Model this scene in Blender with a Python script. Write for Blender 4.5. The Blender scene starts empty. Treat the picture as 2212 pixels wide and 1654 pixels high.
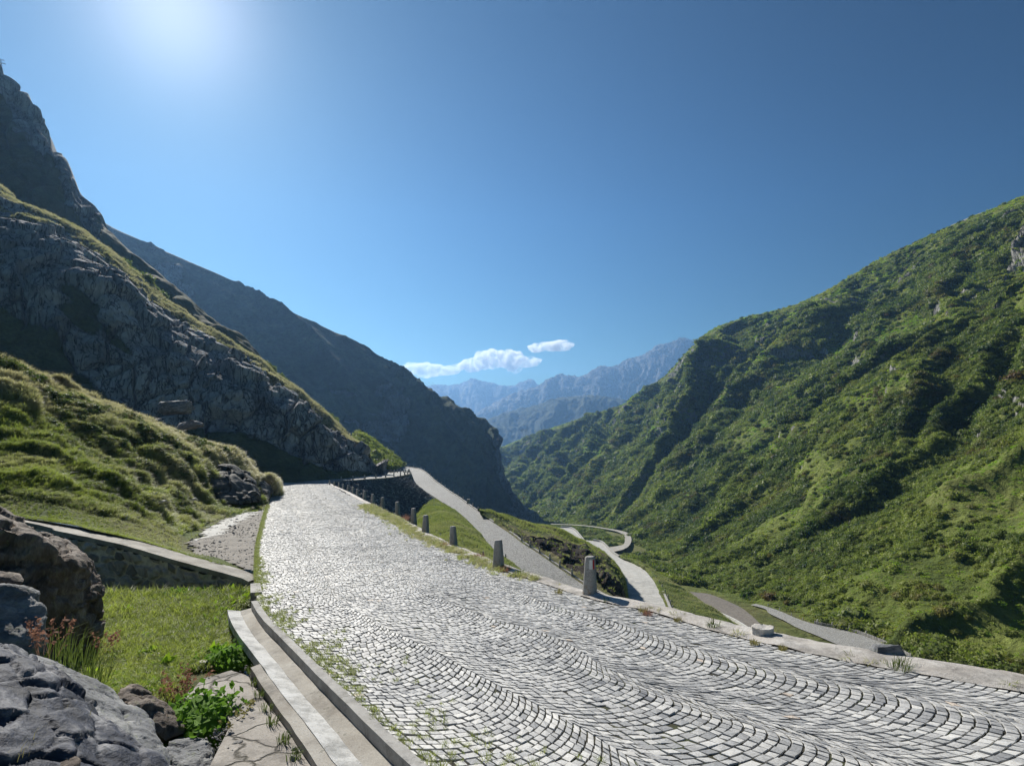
import bpy, math, random
import numpy as np
from mathutils import Vector
random.seed(7)
rng = np.random.default_rng(7)
SC = bpy.context.scene
COL = SC.collection
R = math.radians

# ------------------------------------------------------------ camera, sky, sun, exposure
FP, CXP, HYP = 1229.0, 1106.0, 930.0          # focal length, centre column and horizon row in a 2212 px wide picture
cam_d = bpy.data.cameras.new('camera'); cam = bpy.data.objects.new('camera', cam_d); COL.objects.link(cam)
cam_d.sensor_width = 36; cam_d.lens = 36*FP/2212; cam_d.shift_y = (HYP-827)/2212
cam_d.clip_start = 0.1; cam_d.clip_end = 60000
cam.location = (0, 0, 0); cam.rotation_euler = (R(90), 0, 0)
SC.camera = cam
HAZE = 0.00012
SUN_AZ, SUN_EL = -31.0, 33.0                  # degrees right of straight ahead, degrees up
sdir = Vector((math.sin(R(SUN_AZ))*math.cos(R(SUN_EL)), math.cos(R(SUN_AZ))*math.cos(R(SUN_EL)), math.sin(R(SUN_EL))))
sd = bpy.data.lights.new('sun', 'SUN'); sd.energy = 5.0; sd.angle = R(0.55); sd.color = (1.0, 0.95, 0.86)
sun = bpy.data.objects.new('sun', sd); COL.objects.link(sun)
sun.rotation_euler = sdir.to_track_quat('Z', 'Y').to_euler()
W = bpy.data.worlds.new("World"); SC.world = W; W.use_nodes = True
nt = W.node_tree; nt.nodes.clear()
sky = nt.nodes.new('ShaderNodeTexSky'); sky.sky_type = 'NISHITA'; sky.sun_disc = False
sky.sun_elevation = R(SUN_EL); sky.sun_rotation = R(SUN_AZ)
sky.altitude = 1900; sky.air_density = 1.15; sky.dust_density = 1.0; sky.ozone_density = 3.0
bg = nt.nodes.new('ShaderNodeBackground'); bg.inputs['Strength'].default_value = 0.11
wo = nt.nodes.new('ShaderNodeOutputWorld')
sc0 = nt.nodes.new('ShaderNodeVectorMath'); sc0.operation = 'SCALE'; sc0.inputs['Scale'].default_value = .11
gm = nt.nodes.new('ShaderNodeGamma'); gm.inputs['Gamma'].default_value = 2.0
sc1 = nt.nodes.new('ShaderNodeVectorMath'); sc1.operation = 'MULTIPLY'; sc1.inputs[1].default_value = (3.7, 6.1, 4.9)
nt.links.new(sky.outputs[0], sc0.inputs[0]); nt.links.new(sc0.outputs[0], gm.inputs[0]); nt.links.new(gm.outputs[0], sc1.inputs[0])
tcw = nt.nodes.new('ShaderNodeTexCoord'); sxyz = nt.nodes.new('ShaderNodeSeparateXYZ'); nt.links.new(tcw.outputs['Generated'], sxyz.inputs[0])
mr = nt.nodes.new('ShaderNodeMapRange'); mr.inputs['From Min'].default_value = 0; mr.inputs['From Max'].default_value = .35; mr.inputs['To Min'].default_value = .50; mr.inputs['To Max'].default_value = 1.0
nt.links.new(sxyz.outputs[2], mr.inputs[0])
mr.inputs['To Min'].default_value = 0.0
def wmix(fac, a, b):
    q = nt.nodes.new('ShaderNodeMix'); q.data_type = 'RGBA'; q.inputs[6].default_value = a; q.inputs[7].default_value = b; nt.links.new(fac, q.inputs[0]); return q.outputs[2]
sca = nt.nodes.new('ShaderNodeVectorMath'); sca.operation = 'MULTIPLY'; nt.links.new(sc1.outputs[0], sca.inputs[0]); nt.links.new(wmix(mr.outputs[0], (.60, .41, .26, 1), (1, 1, 1, 1)), sca.inputs[1])
sc2 = nt.nodes.new('ShaderNodeVectorMath'); sc2.operation = 'MULTIPLY'; nt.links.new(sca.outputs[0], sc2.inputs[0])
# bright aureole of the low sun
vd = nt.nodes.new('ShaderNodeVectorMath'); vd.operation = 'DOT_PRODUCT'; vd.inputs[1].default_value = tuple(sdir)
nt.links.new(tcw.outputs['Generated'], vd.inputs[0])
def wm(op, a, b):
    q = nt.nodes.new('ShaderNodeMath'); q.operation = op
    for s_, v_ in ((q.inputs[0], a), (q.inputs[1], b)):
        if isinstance(v_, (int, float)): s_.default_value = v_
        else: nt.links.new(v_, s_)
    return q.outputs[0]
dm_ = wm('MAXIMUM', vd.outputs['Value'], 0)
nt.links.new(wmix(wm('POWER', dm_, 9), (1, 1, 1, 1), (1.0, .74, .72, 1)), sc2.inputs[1])
au = wm('ADD', wm('MULTIPLY', wm('POWER', dm_, 260), 2.4), wm('MULTIPLY', wm('POWER', dm_, 36), .22))
ac = nt.nodes.new('ShaderNodeVectorMath'); ac.operation = 'SCALE'; ac.inputs[0].default_value = (1.05, .98, 1.05); nt.links.new(au, ac.inputs['Scale'])
ad = nt.nodes.new('ShaderNodeVectorMath'); ad.operation = 'ADD'; nt.links.new(sc2.outputs[0], ad.inputs[0]); nt.links.new(ac.outputs[0], ad.inputs[1])
nt.links.new(ad.outputs[0], bg.inputs[0]); nt.links.new(bg.outputs[0], wo.inputs[0])
SC.view_settings.view_transform = 'Standard'; SC.view_settings.look = 'None'
SC.view_settings.gamma = 1; SC.view_settings.exposure = 0.6
SC.render.engine = 'CYCLES'
SC.cycles.use_denoising = True
SC.cycles.max_bounces = 6; SC.cycles.diffuse_bounces = 3; SC.cycles.glossy_bounces = 2
SC.cycles.transmission_bounces = 4; SC.cycles.volume_bounces = 3; SC.cycles.transparent_max_bounces = 8

# ------------------------------------------------------------ picture-to-place helpers
def P(x, y, Y):
    return np.array([(x-CXP)/FP*Y, Y, -(y-HYP)/FP*Y])
def Pz(x, y, z):
    return P(x, y, -z*FP/(y-HYP))
_Yt = np.linspace(-60, 200, 2601)
_slope = np.interp(_Yt, [-60, 60, 150, 200], [.078, .078, .020, .016])
_zt = -2.65 - np.concatenate([[0], np.cumsum((_slope[1:]+_slope[:-1])/2*0.1)]) + .078*60
def zr(Y):                                    # height of the near road at distance Y
    return np.interp(Y, _Yt, _zt)
def G(x, y, drop=0.0):                        # where the sight line meets the near road (lowered by drop)
    k = (y-HYP)/FP
    Ys = _Yt[_Yt > 1]; f = -(zr(Ys)-drop) - k*Ys
    i = int(np.argmax(f < 0)); Y = Ys[i-1] + .1*f[i-1]/(f[i-1]-f[i]) if i else 200
    return P(x, y, Y)

# ------------------------------------------------------------ noise
def _h(ix, iy, iz, seed):
    h = (ix.astype(np.int64)*374761393 + iy.astype(np.int64)*668265263 + iz.astype(np.int64)*2147483647 + seed*1274126177) & 0xffffffff
    h = ((h ^ (h >> 13))*1274126177) & 0xffffffff
    h = ((h ^ (h >> 15))*2246822519) & 0xffffffff
    return ((h ^ (h >> 16)) & 0xffffff)/float(0xffffff)
def vnoise(p, seed=0):
    p = np.asarray(p, float); i = np.floor(p); f = p-i; f = f*f*f*(f*(f*6-15)+10); i = i.astype(np.int64)
    r = 0
    for dx in (0, 1):
        for dy in (0, 1):
            for dz in (0, 1):
                w = (f[..., 0] if dx else 1-f[..., 0])*(f[..., 1] if dy else 1-f[..., 1])*(f[..., 2] if dz else 1-f[..., 2])
                r = r + w*_h(i[..., 0]+dx, i[..., 1]+dy, i[..., 2]+dz, seed)
    return r*2-1
def fbm(p, oct=5, seed=0, gain=.5, ridged=False):
    a, s, r = 1.0, 0, 0
    p = np.asarray(p, float)
    for o in range(oct):
        n = vnoise(p, seed+o*17)
        if ridged: n = 1-2*np.abs(n)
        r = r+a*n; s += a; a *= gain; p = p*2.03+11.7
    return r/s
def worley(p, seed=0):                        # nearest / second nearest distance and cell value
    p = np.asarray(p, float); i = np.floor(p).astype(np.int64)
    d1 = np.full(p.shape[:-1], 9.); d2 = d1.copy(); cv = np.zeros_like(d1)
    for dx in (-1, 0, 1):
        for dy in (-1, 0, 1):
            for dz in (-1, 0, 1):
                a, b, c = i[..., 0]+dx, i[..., 1]+dy, i[..., 2]+dz
                q = np.stack([a+_h(a, b, c, seed), b+_h(a, b, c, seed+1), c+_h(a, b, c, seed+2)], -1)
                d = np.sqrt(((q-p)**2).sum(-1)); v = _h(a, b, c, seed+3)
                m = d < d1
                d2 = np.where(m, d1, np.minimum(d2, d)); cv = np.where(m, v, cv); d1 = np.where(m, d, d1)
    return d1, d2, cv
def sm(a, b, x):
    t = np.clip((x-a)/(b-a), 0, 1); return t*t*(3-2*t)

# ------------------------------------------------------------ materials
def new_mat(name):
    m = bpy.data.materials.new(name); m.use_nodes = True
    n = m.node_tree.nodes; b = n['Principled BSDF']; b.inputs['Roughness'].default_value = .85
    b.inputs['Specular IOR Level'].default_value = .3
    return m, n, m.node_tree.links, b
def ramp(n, l, src, stops, interp='LINEAR'):
    r = n.new('ShaderNodeValToRGB'); r.color_ramp.interpolation = interp
    e = r.color_ramp.elements
    while len(e) < len(stops): e.new(0.5)
    for k, (p, c) in enumerate(stops):
        e[k].position = p; e[k].color = (*c, 1) if len(c) == 3 else c
    l.new(src, r.inputs[0]); return r.outputs[0]
def noise(n, l, scale, detail=6, vec=None, rough=.6):
    t = n.new('ShaderNodeTexNoise'); t.inputs['Scale'].default_value = scale; t.inputs['Detail'].default_value = detail
    t.inputs['Roughness'].default_value = rough
    if vec is not None: l.new(vec, t.inputs['Vector'])
    return t.outputs['Fac']
def mixc(n, l, fac, a, b, mode='MIX'):
    m = n.new('ShaderNodeMix'); m.data_type = 'RGBA'; m.blend_type = mode; m.clamp_factor = True
    for s, v in ((m.inputs[0], fac), (m.inputs[6], a), (m.inputs[7], b)):
        if isinstance(v, (int, float)): s.default_value = v
        elif isinstance(v, tuple): s.default_value = (*v, 1)
        else: l.new(v, s)
    return m.outputs[2]
def mth(n, l, op, a, b=0.0, clamp=False):
    m = n.new('ShaderNodeMath'); m.operation = op; m.use_clamp = clamp
    for s, v in ((m.inputs[0], a), (m.inputs[1], b)):
        if isinstance(v, (int, float)): s.default_value = v
        else: l.new(v, s)
    return m.outputs[0]
def bump(n, l, b, h, dist, strength=1.0):
    q = n.new('ShaderNodeBump'); q.inputs['Distance'].default_value = dist; q.inputs['Strength'].default_value = strength
    l.new(h, q.inputs['Height']); l.new(q.outputs[0], b.inputs['Normal'])
def objvec(n, l, scale=(1, 1, 1), rot=(0, 0, 0)):
    t = n.new('ShaderNodeTexCoord'); m = n.new('ShaderNodeMapping')
    m.inputs['Scale'].default_value = scale; m.inputs['Rotation'].default_value = rot
    l.new(t.outputs['Object'], m.inputs[0]); return m.outputs[0]
def attr(n, name, inst=False):
    a = n.new('ShaderNodeAttribute'); a.attribute_name = name
    if inst: a.attribute_type = 'INSTANCER'
    return a

def rock_mat(name, c1, c2, c3, s=1.0, rough=.8, crack=True, stretch=(1, 1, 1), rot=(0, 0, 0), bd=.15, spec=.3, lichen=0.0, tone=None):
    m, n, l, b = new_mat(name)
    v = objvec(n, l, tuple(s*k for k in stretch), rot)
    f = noise(n, l, 1.0, 12, v, .62); g = noise(n, l, 9.0, 6, v, .6)
    c = ramp(n, l, f, [(.3, c1), (.5, c2), (.68, c3)])
    c = mixc(n, l, .5, c, ramp(n, l, g, [(.35, (.35, .35, .35)), (.65, (.75, .75, .75))]), 'OVERLAY')
    hsum = mth(n, l, 'ADD', mth(n, l, 'MULTIPLY', f, 1.0), mth(n, l, 'MULTIPLY', g, .25))
    if crack:
        vo = n.new('ShaderNodeTexVoronoi'); vo.feature = 'DISTANCE_TO_EDGE'; vo.inputs['Scale'].default_value = .9
        wn = n.new('ShaderNodeTexNoise'); wn.inputs['Scale'].default_value = 1.6; wn.inputs['Detail'].default_value = 5; l.new(v, wn.inputs[0])
        wv = n.new('ShaderNodeVectorMath'); wv.operation = 'MULTIPLY_ADD'; wv.inputs[1].default_value = (.9, .9, .9)
        l.new(wn.outputs['Color'], wv.inputs[0]); l.new(v, wv.inputs[2]); l.new(wv.outputs[0], vo.inputs['Vector'])
        k = ramp(n, l, vo.outputs['Distance'], [(0, (.0,)*3), (.045, (1,)*3)])
        c = mixc(n, l, mth(n, l, 'MULTIPLY', mth(n, l, 'SUBTRACT', 1.0, k), .75), c, tuple(x*.35 for x in c1))
        hsum = mth(n, l, 'ADD', hsum, mth(n, l, 'MULTIPLY', k, .5))
    if lichen:
        q = noise(n, l, 4.5, 5, v, .7)
        c = mixc(n, l, ramp(n, l, q, [(.58, (0,)*3), (.64, (lichen,)*3)]), c, (.20, .23, .09))
    l.new(c, b.inputs['Base Color']); b.inputs['Roughness'].default_value = rough; b.inputs['Specular IOR Level'].default_value = spec
    bump(n, l, b, hsum, bd/s)
    return m

def terrain_mat(name, g1, g2, g3, r1, r2, gs=.05, rs=.05, bd=1.0, rstretch=(1, 1, 1), rrot=(0, 0, 0), rbump=3.0):
    """grass where attribute rock is 0, rock where it is 1; attribute tan turns the grass dry"""
    m, n, l, b = new_mat(name)
    v = objvec(n, l); vr = objvec(n, l, rstretch, rrot)
    f = noise(n, l, gs, 12, v, .65); g = noise(n, l, gs*14, 6, v, .65)
    c = ramp(n, l, f, [(.32, g1), (.5, g2), (.66, g3)])
    c = mixc(n, l, .65, c, ramp(n, l, g, [(.3, (.25,)*3), (.7, (.8,)*3)]), 'OVERLAY')
    tn = attr(n, 'tan'); c = mixc(n, l, tn.outputs['Fac'], c, mixc(n, l, g, (.13, .10, .05), (.30, .24, .14)))
    fr = noise(n, l, rs, 12, vr, .65); gr = noise(n, l, rs*10, 6, vr, .6)
    cr = None
    for rot_, str_, sc_, wd in (((.2, .9, .1), (1, 1, .16), rs*2.2, .018), ((.1, -.55, .3), (1, 1, .22), rs*2.8, .014), ((.5, .2, 1.2), (1, 1, .3), rs*7, .022)):
        vc = objvec(n, l, str_, rot_); wn = n.new('ShaderNodeTexNoise'); wn.inputs['Scale'].default_value = sc_; wn.inputs['Detail'].default_value = 4; wn.inputs['Roughness'].default_value = .45; wn.inputs['Distortion'].default_value = .4
        l.new(vc, wn.inputs[0]); d_ = mth(n, l, 'ABSOLUTE', mth(n, l, 'SUBTRACT', wn.outputs['Fac'], .5)); k_c = ramp(n, l, d_, [(0, (0,)*3), (wd, (1,)*3)])
        cr = k_c if cr is None else mth(n, l, 'MULTIPLY', cr, k_c)
    rc = ramp(n, l, fr, [(.3, r1), (.65, r2)])
    rc = mixc(n, l, .6, rc, ramp(n, l, gr, [(.3, (.33,)*3), (.7, (.75,)*3)]), 'OVERLAY')
    rc = mixc(n, l, mth(n, l, 'MULTIPLY', mth(n, l, 'SUBTRACT', 1.0, cr), .8), rc, tuple(x*.3 for x in r1))
    ro = attr(n, 'rock')
    rk = mth(n, l, 'ADD', ro.outputs['Fac'], mth(n, l, 'MULTIPLY', mth(n, l, 'SUBTRACT', fr, .5), .9))
    rk = ramp(n, l, rk, [(.44, (0,)*3), (.56, (1,)*3)])
    l.new(mixc(n, l, rk, c, rc), b.inputs['Base Color'])
    hg = mth(n, l, 'MULTIPLY', mth(n, l, 'ADD', f, mth(n, l, 'MULTIPLY', g, .35)), bd)
    hr = mth(n, l, 'MULTIPLY', mth(n, l, 'ADD', mth(n, l, 'MULTIPLY', cr, .4), mth(n, l, 'ADD', fr, mth(n, l, 'MULTIPLY', gr, .3))), rbump)
    hm = n.new('ShaderNodeMix'); l.new(rk, hm.inputs[0]); l.new(hg, hm.inputs[2]); l.new(hr, hm.inputs[3])
    bump(n, l, b, hm.outputs[0], 1.0)
    b.inputs['Roughness'].default_value = .9; b.inputs['Specular IOR Level'].default_value = .15
    return m

def leaf_mat(name, c1, c2, trans=.4, dry=(.22, .17, .06), spec=.25):
    m, n, l, b = new_mat(name)
    a = attr(n, 'tint', True)
    c = mixc(n, l, a.outputs['Fac'], c1, c2)
    d = attr(n, 'dry', True); c = mixc(n, l, d.outputs['Fac'], c, dry)
    l.new(c, b.inputs['Base Color']); b.inputs['Roughness'].default_value = .55; b.inputs['Specular IOR Level'].default_value = spec
    t = n.new('ShaderNodeBsdfTranslucent'); l.new(mixc(n, l, .55, c, (.45, .6, .05), 'SOFT_LIGHT'), t.inputs[0])
    mx = n.new('ShaderNodeMixShader'); mx.inputs[0].default_value = trans
    l.new(b.outputs[0], mx.inputs[1]); l.new(t.outputs[0], mx.inputs[2])
    l.new(mx.outputs[0], n['Material Output'].inputs[0])
    return m

def concrete_mat(name, c1, c2, s=2.0, bd=.01, cracks=0.0):
    m, n, l, b = new_mat(name); v = objvec(n, l)
    f = noise(n, l, s, 8, v, .65); g = noise(n, l, s*40, 3, v)
    c = ramp(n, l, f, [(.3, c1), (.65, c2)])
    c = mixc(n, l, .5, c, ramp(n, l, g, [(.3, (.3,)*3), (.7, (.7,)*3)]), 'OVERLAY')
    h = mth(n, l, 'ADD', mth(n, l, 'MULTIPLY', f, .6), mth(n, l, 'MULTIPLY', g, .4))
    if cracks:
        vo = n.new('ShaderNodeTexVoronoi'); vo.feature = 'DISTANCE_TO_EDGE'; vo.inputs['Scale'].default_value = cracks
        wn = n.new('ShaderNodeTexNoise'); wn.inputs['Scale'].default_value = cracks*2; wn.inputs['Detail'].default_value = 6; l.new(v, wn.inputs[0])
        wv = n.new('ShaderNodeVectorMath'); wv.operation = 'MULTIPLY_ADD'; wv.inputs[1].default_value = (.5/cracks,)*3
        l.new(wn.outputs['Color'], wv.inputs[0]); l.new(v, wv.inputs[2]); l.new(wv.outputs[0], vo.inputs['Vector'])
        k = ramp(n, l, vo.outputs['Distance'], [(0, (0,)*3), (.03, (1,)*3)])
        c = mixc(n, l, mth(n, l, 'SUBTRACT', 1.0, k), c, (.05, .045, .03)); h = mth(n, l, 'ADD', h, k)
    st = noise(n, l, s*.55, 7, v, .8); c = mixc(n, l, ramp(n, l, st, [(.48, (0,)*3), (.62, (.65,)*3)]), c, tuple(x*.38 for x in c1))
    st2 = noise(n, l, s*4, 5, v, .8); c = mixc(n, l, ramp(n, l, st2, [(.60, (0,)*3), (.66, (.6,)*3)]), c, (.10, .10, .07))
    l.new(c, b.inputs['Base Color']); bump(n, l, b, h, bd)
    return m

# ------------------------------------------------------------ mesh helpers
def tag(o, label=None, cat=None, group=None, kind=None):
    if label: o['label'] = label
    if cat: o['category'] = cat
    if group: o['group'] = group
    if kind: o['kind'] = kind
    return o
def mesh_obj(name, verts, faces, mat, parent=None, smooth=False, attrs=None, mats=None, midx=None):
    me = bpy.data.meshes.new(name)
    verts = np.asarray(verts, float)
    if isinstance(faces, np.ndarray):
        nf, k = faces.shape
        me.vertices.add(len(verts)); me.vertices.foreach_set('co', verts.ravel())
        me.loops.add(nf*k); me.loops.foreach_set('vertex_index', faces.ravel().astype(np.int32))
        me.polygons.add(nf); me.polygons.foreach_set('loop_start', np.arange(0, nf*k, k, dtype=np.int32))
        me.update(calc_edges=True)
    else:
        me.from_pydata([tuple(v) for v in verts], [], [tuple(f) for f in faces]); me.update()
    for m in (mats or [mat]): me.materials.append(m)
    if midx is not None: me.polygons.foreach_set('material_index', np.asarray(midx, np.int32))
    me.polygons.foreach_set('use_smooth', np.full(len(me.polygons), bool(smooth)))
    for k, v in (attrs or {}).items():
        a = me.attributes.new(k, 'FLOAT', 'POINT'); a.data.foreach_set('value', np.asarray(v, np.float32).ravel())
    me.validate()
    o = bpy.data.objects.new(name, me); COL.objects.link(o)
    if parent: o.parent = parent
    return o
def empty(name, loc=(0, 0, 0)):
    o = bpy.data.objects.new(name, None); COL.objects.link(o); o.location = loc; o.empty_display_size = .3; return o
def gridfaces(nv, nu, flip=False):
    i = np.arange(nv*nu).reshape(nv, nu)
    f = np.stack([i[:-1, :-1], i[:-1, 1:], i[1:, 1:], i[1:, :-1]], -1).reshape(-1, 4)
    return f[:, ::-1].copy() if flip else f
def catmull(pts, t):
    """pts [n,...] sampled at index params t"""
    pts = np.asarray(pts, float); n = len(pts); i = np.clip(np.floor(t).astype(int), 0, n-2); f = (t-i)
    f = f.reshape((-1,)+(1,)*(pts.ndim-1))
    p1, p2 = pts[i], pts[i+1]
    p0 = np.where((i > 0).reshape(f.shape), pts[np.maximum(i-1, 0)], 2*p1-p2)
    p3 = np.where((i < n-2).reshape(f.shape), pts[np.minimum(i+2, n-1)], 2*p2-p1)
    m1, m2 = (p2-p0)/2, (p3-p1)/2
    f2, f3 = f*f, f*f*f
    return (2*f3-3*f2+1)*p1+(f3-2*f2+f)*m1+(-2*f3+3*f2)*p2+(f3-f2)*m2
def loft(rows, nu, nv, chord=False, even=True):
    """rows: lists of 3D points (same count in every row); returns grid [nv,nu,3]"""
    A = np.array(rows, float)
    if even:                                   # even spacing along u by mean chord
        d = np.linalg.norm(np.diff(A, axis=1), axis=-1).mean(0)**.6; c = np.concatenate([[0], np.cumsum(d)])
        tu = np.interp(np.linspace(0, c[-1], nu), c, np.arange(len(c)))
    else: tu = np.linspace(0, A.shape[1]-1, nu)
    B = catmull(np.swapaxes(A, 0, 1), tu)      # nu, rows, 3
    B = np.swapaxes(B, 0, 1)
    d = np.linalg.norm(np.diff(B, axis=0), axis=-1).mean(1)**.8; c = np.concatenate([[0], np.cumsum(d)])
    s = np.linspace(0, c[-1], nv); tv = np.interp(s, c, np.arange(len(c)))
    # chord-spaced hermite across the rows, so a short row gap never overshoots
    sl = np.diff(B, axis=0)/np.diff(c)[:, None, None]; M = np.empty_like(B); M[0], M[-1] = sl[0], sl[-1]
    w0 = np.diff(c)
    for k in range(1, len(c)-1): M[k] = (sl[k-1]*w0[k]+sl[k]*w0[k-1])/(w0[k]+w0[k-1])
    i = np.clip(np.searchsorted(c, s, 'right')-1, 0, len(c)-2); h = w0[i][:, None, None]; f = ((s-c[i])/w0[i])[:, None, None]; f2, f3 = f*f, f*f*f
    return (2*f3-3*f2+1)*B[i]+(f3-2*f2+f)*h*M[i]+(-2*f3+3*f2)*B[i+1]+(f3-f2)*h*M[i+1], tu, tv
def gnormals(g):
    du = np.gradient(g, axis=1); dv = np.gradient(g, axis=0)
    n = np.cross(du, dv); n /= np.linalg.norm(n, axis=-1, keepdims=True)+1e-9
    return n
def grid_obj(name, g, mat, attrs=None, smooth=True, flip=False, parent=None):
    return mesh_obj(name, g.reshape(-1, 3), gridfaces(*g.shape[:2], flip), mat, parent, smooth, attrs)
def row(pts):
    out = []
    for p in pts:
        if len(p) == 3 and p[2] == 'G': out.append(G(p[0], p[1]))
        elif len(p) == 4 and p[2] == 'G': out.append(G(p[0], p[1])+np.array([0, 0, p[3]]))
        elif len(p) == 4 and p[2] == 'z': out.append(Pz(p[0], p[1], p[3]))
        else: out.append(P(*p))
    return out
def tube(verts, faces, pts, r, k=5):
    pts = [Vector(p) for p in pts]; base = len(verts)
    for i, p in enumerate(pts):
        t = (pts[min(i+1, len(pts)-1)]-pts[max(i-1, 0)]).normalized()
        a = t.orthogonal().normalized(); b = t.cross(a)
        rr = r[i] if isinstance(r, (list, tuple)) else r
        for j in range(k):
            q = 2*math.pi*j/k; verts.append(p+a*math.cos(q)*rr+b*math.sin(q)*rr)
    for i in range(len(pts)-1):
        for j in range(k):
            a0 = base+i*k+j; a1 = base+i*k+(j+1) % k
            faces.append((a0, a1, a1+k, a0+k))
    faces.append(tuple(base+j for j in range(k))[::-1]); faces.append(tuple(base+(len(pts)-1)*k+j for j in range(k)))
def sweep_strip(name, left, right, mat, thick=.1, parent=None, smooth=False, attrs=None, rough=.008):
    """closed slab between two polylines of equal length"""
    L, Rr = np.array(left, float), np.array(right, float); n = len(L)
    for A_, k_s in ((L, 1), (Rr, 2)):
        A_[:, 0] += rough*vnoise(A_/.22, k_s); A_[:, 1] += rough*vnoise(A_/.22, k_s+5); A_[:, 2] += rough*.8*vnoise(A_/.3, k_s+9); dz = np.array([0, 0, -thick])
    v = np.concatenate([L, Rr, L+dz, Rr+dz]); f = []
    for i in range(n-1):
        f += [(i, i+1, n+i+1, n+i), (2*n+i, 3*n+i, 3*n+i+1, 2*n+i+1), (i, 2*n+i, 2*n+i+1, i+1), (n+i, n+i+1, 3*n+i+1, 3*n+i)]
    f += [(0, n, 3*n, 2*n), (n-1, 3*n-1, 4*n-1, 2*n-1)]
    return mesh_obj(name, v, f, mat, parent, smooth)
def dense(pts, n):
    pts = np.array(pts, float); d = np.linalg.norm(np.diff(pts, axis=0), axis=1); c = np.concatenate([[0], np.cumsum(d)])
    return catmull(pts, np.interp(np.linspace(0, c[-1], n), c, np.arange(len(c))))
def along(pts, s):
    """points at arc lengths s on a dense polyline"""
    d = np.linalg.norm(np.diff(pts, axis=0), axis=1); c = np.concatenate([[0], np.cumsum(d)])
    return np.stack([np.interp(s, c, pts[:, k]) for k in range(3)], -1)

def near_poly(P2, E1, E2, m):
    """distance of ground points from a road given by its two edges"""
    e1, e2 = np.asarray(E1)[:, :2], np.asarray(E2)[:, :2]; mid = (e1+e2)/2; half = np.linalg.norm(e1-e2, axis=1)/2
    q = P2.reshape(-1, 1, 2)-mid[None]; d = np.sqrt((q**2).sum(-1))-half[None]; d = d.min(1).reshape(P2.shape[:-1])
    return d if m is None else d > m

# ------------------------------------------------------------ scattering with geometry nodes
def proto(name, verts, faces, mat, smooth=False):
    me = bpy.data.meshes.new(name); me.from_pydata([tuple(v) for v in verts], [], faces); me.materials.append(mat)
    me.polygons.foreach_set('use_smooth', np.full(len(me.polygons), bool(smooth)))
    me.update(); return bpy.data.objects.new(name, me)
def scatter(name, pos, scl, rot, pick, tint, dry, protos):
    me = bpy.data.meshes.new(name); pos = np.asarray(pos, float); n = len(pos)
    me.vertices.add(n); me.vertices.foreach_set('co', pos.ravel())
    a = me.attributes.new('scl', 'FLOAT_VECTOR', 'POINT')
    scl = np.asarray(scl, np.float32)
    if scl.ndim == 1: scl = np.stack([scl]*3, -1)
    a.data.foreach_set('vector', scl.ravel())
    a = me.attributes.new('rotv', 'FLOAT_VECTOR', 'POINT'); a.data.foreach_set('vector', np.asarray(rot, np.float32).ravel())
    a = me.attributes.new('pick', 'INT', 'POINT'); a.data.foreach_set('value', np.asarray(pick, np.int32))
    a = me.attributes.new('tint', 'FLOAT', 'POINT'); a.data.foreach_set('value', np.asarray(tint, np.float32))
    a = me.attributes.new('dry', 'FLOAT', 'POINT'); a.data.foreach_set('value', np.asarray(dry, np.float32))
    o = bpy.data.objects.new(name, me); COL.objects.link(o)
    ng = bpy.data.node_groups.new(name+'_nodes', 'GeometryNodeTree')
    ng.interface.new_socket('Geometry', in_out='INPUT', socket_type='NodeSocketGeometry')
    ng.interface.new_socket('Geometry', in_out='OUTPUT', socket_type='NodeSocketGeometry')
    N, L = ng.nodes, ng.links
    gi, go = N.new('NodeGroupInput'), N.new('NodeGroupOutput')
    j = N.new('GeometryNodeJoinGeometry')
    for p in reversed(protos):
        oi = N.new('GeometryNodeObjectInfo'); oi.inputs['Object'].default_value = p; oi.inputs['As Instance'].default_value = True
        L.new(oi.outputs['Geometry'], j.inputs[0])
    ip = N.new('GeometryNodeInstanceOnPoints'); ip.inputs['Pick Instance'].default_value = True
    L.new(gi.outputs[0], ip.inputs['Points']); L.new(j.outputs[0], ip.inputs['Instance'])
    def na(nm, dt):
        q = N.new('GeometryNodeInputNamedAttribute'); q.data_type = dt; q.inputs[0].default_value = nm; return q.outputs[0]
    L.new(na('pick', 'INT'), ip.inputs['Instance Index'])
    er = N.new('FunctionNodeEulerToRotation'); L.new(na('rotv', 'FLOAT_VECTOR'), er.inputs[0]); L.new(er.outputs[0], ip.inputs['Rotation'])
    L.new(na('scl', 'FLOAT_VECTOR'), ip.inputs['Scale'])
    L.new(ip.outputs[0], go.inputs[0])
    md = o.modifiers.new('scatter', 'NODES'); md.node_group = ng
    return o
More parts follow.
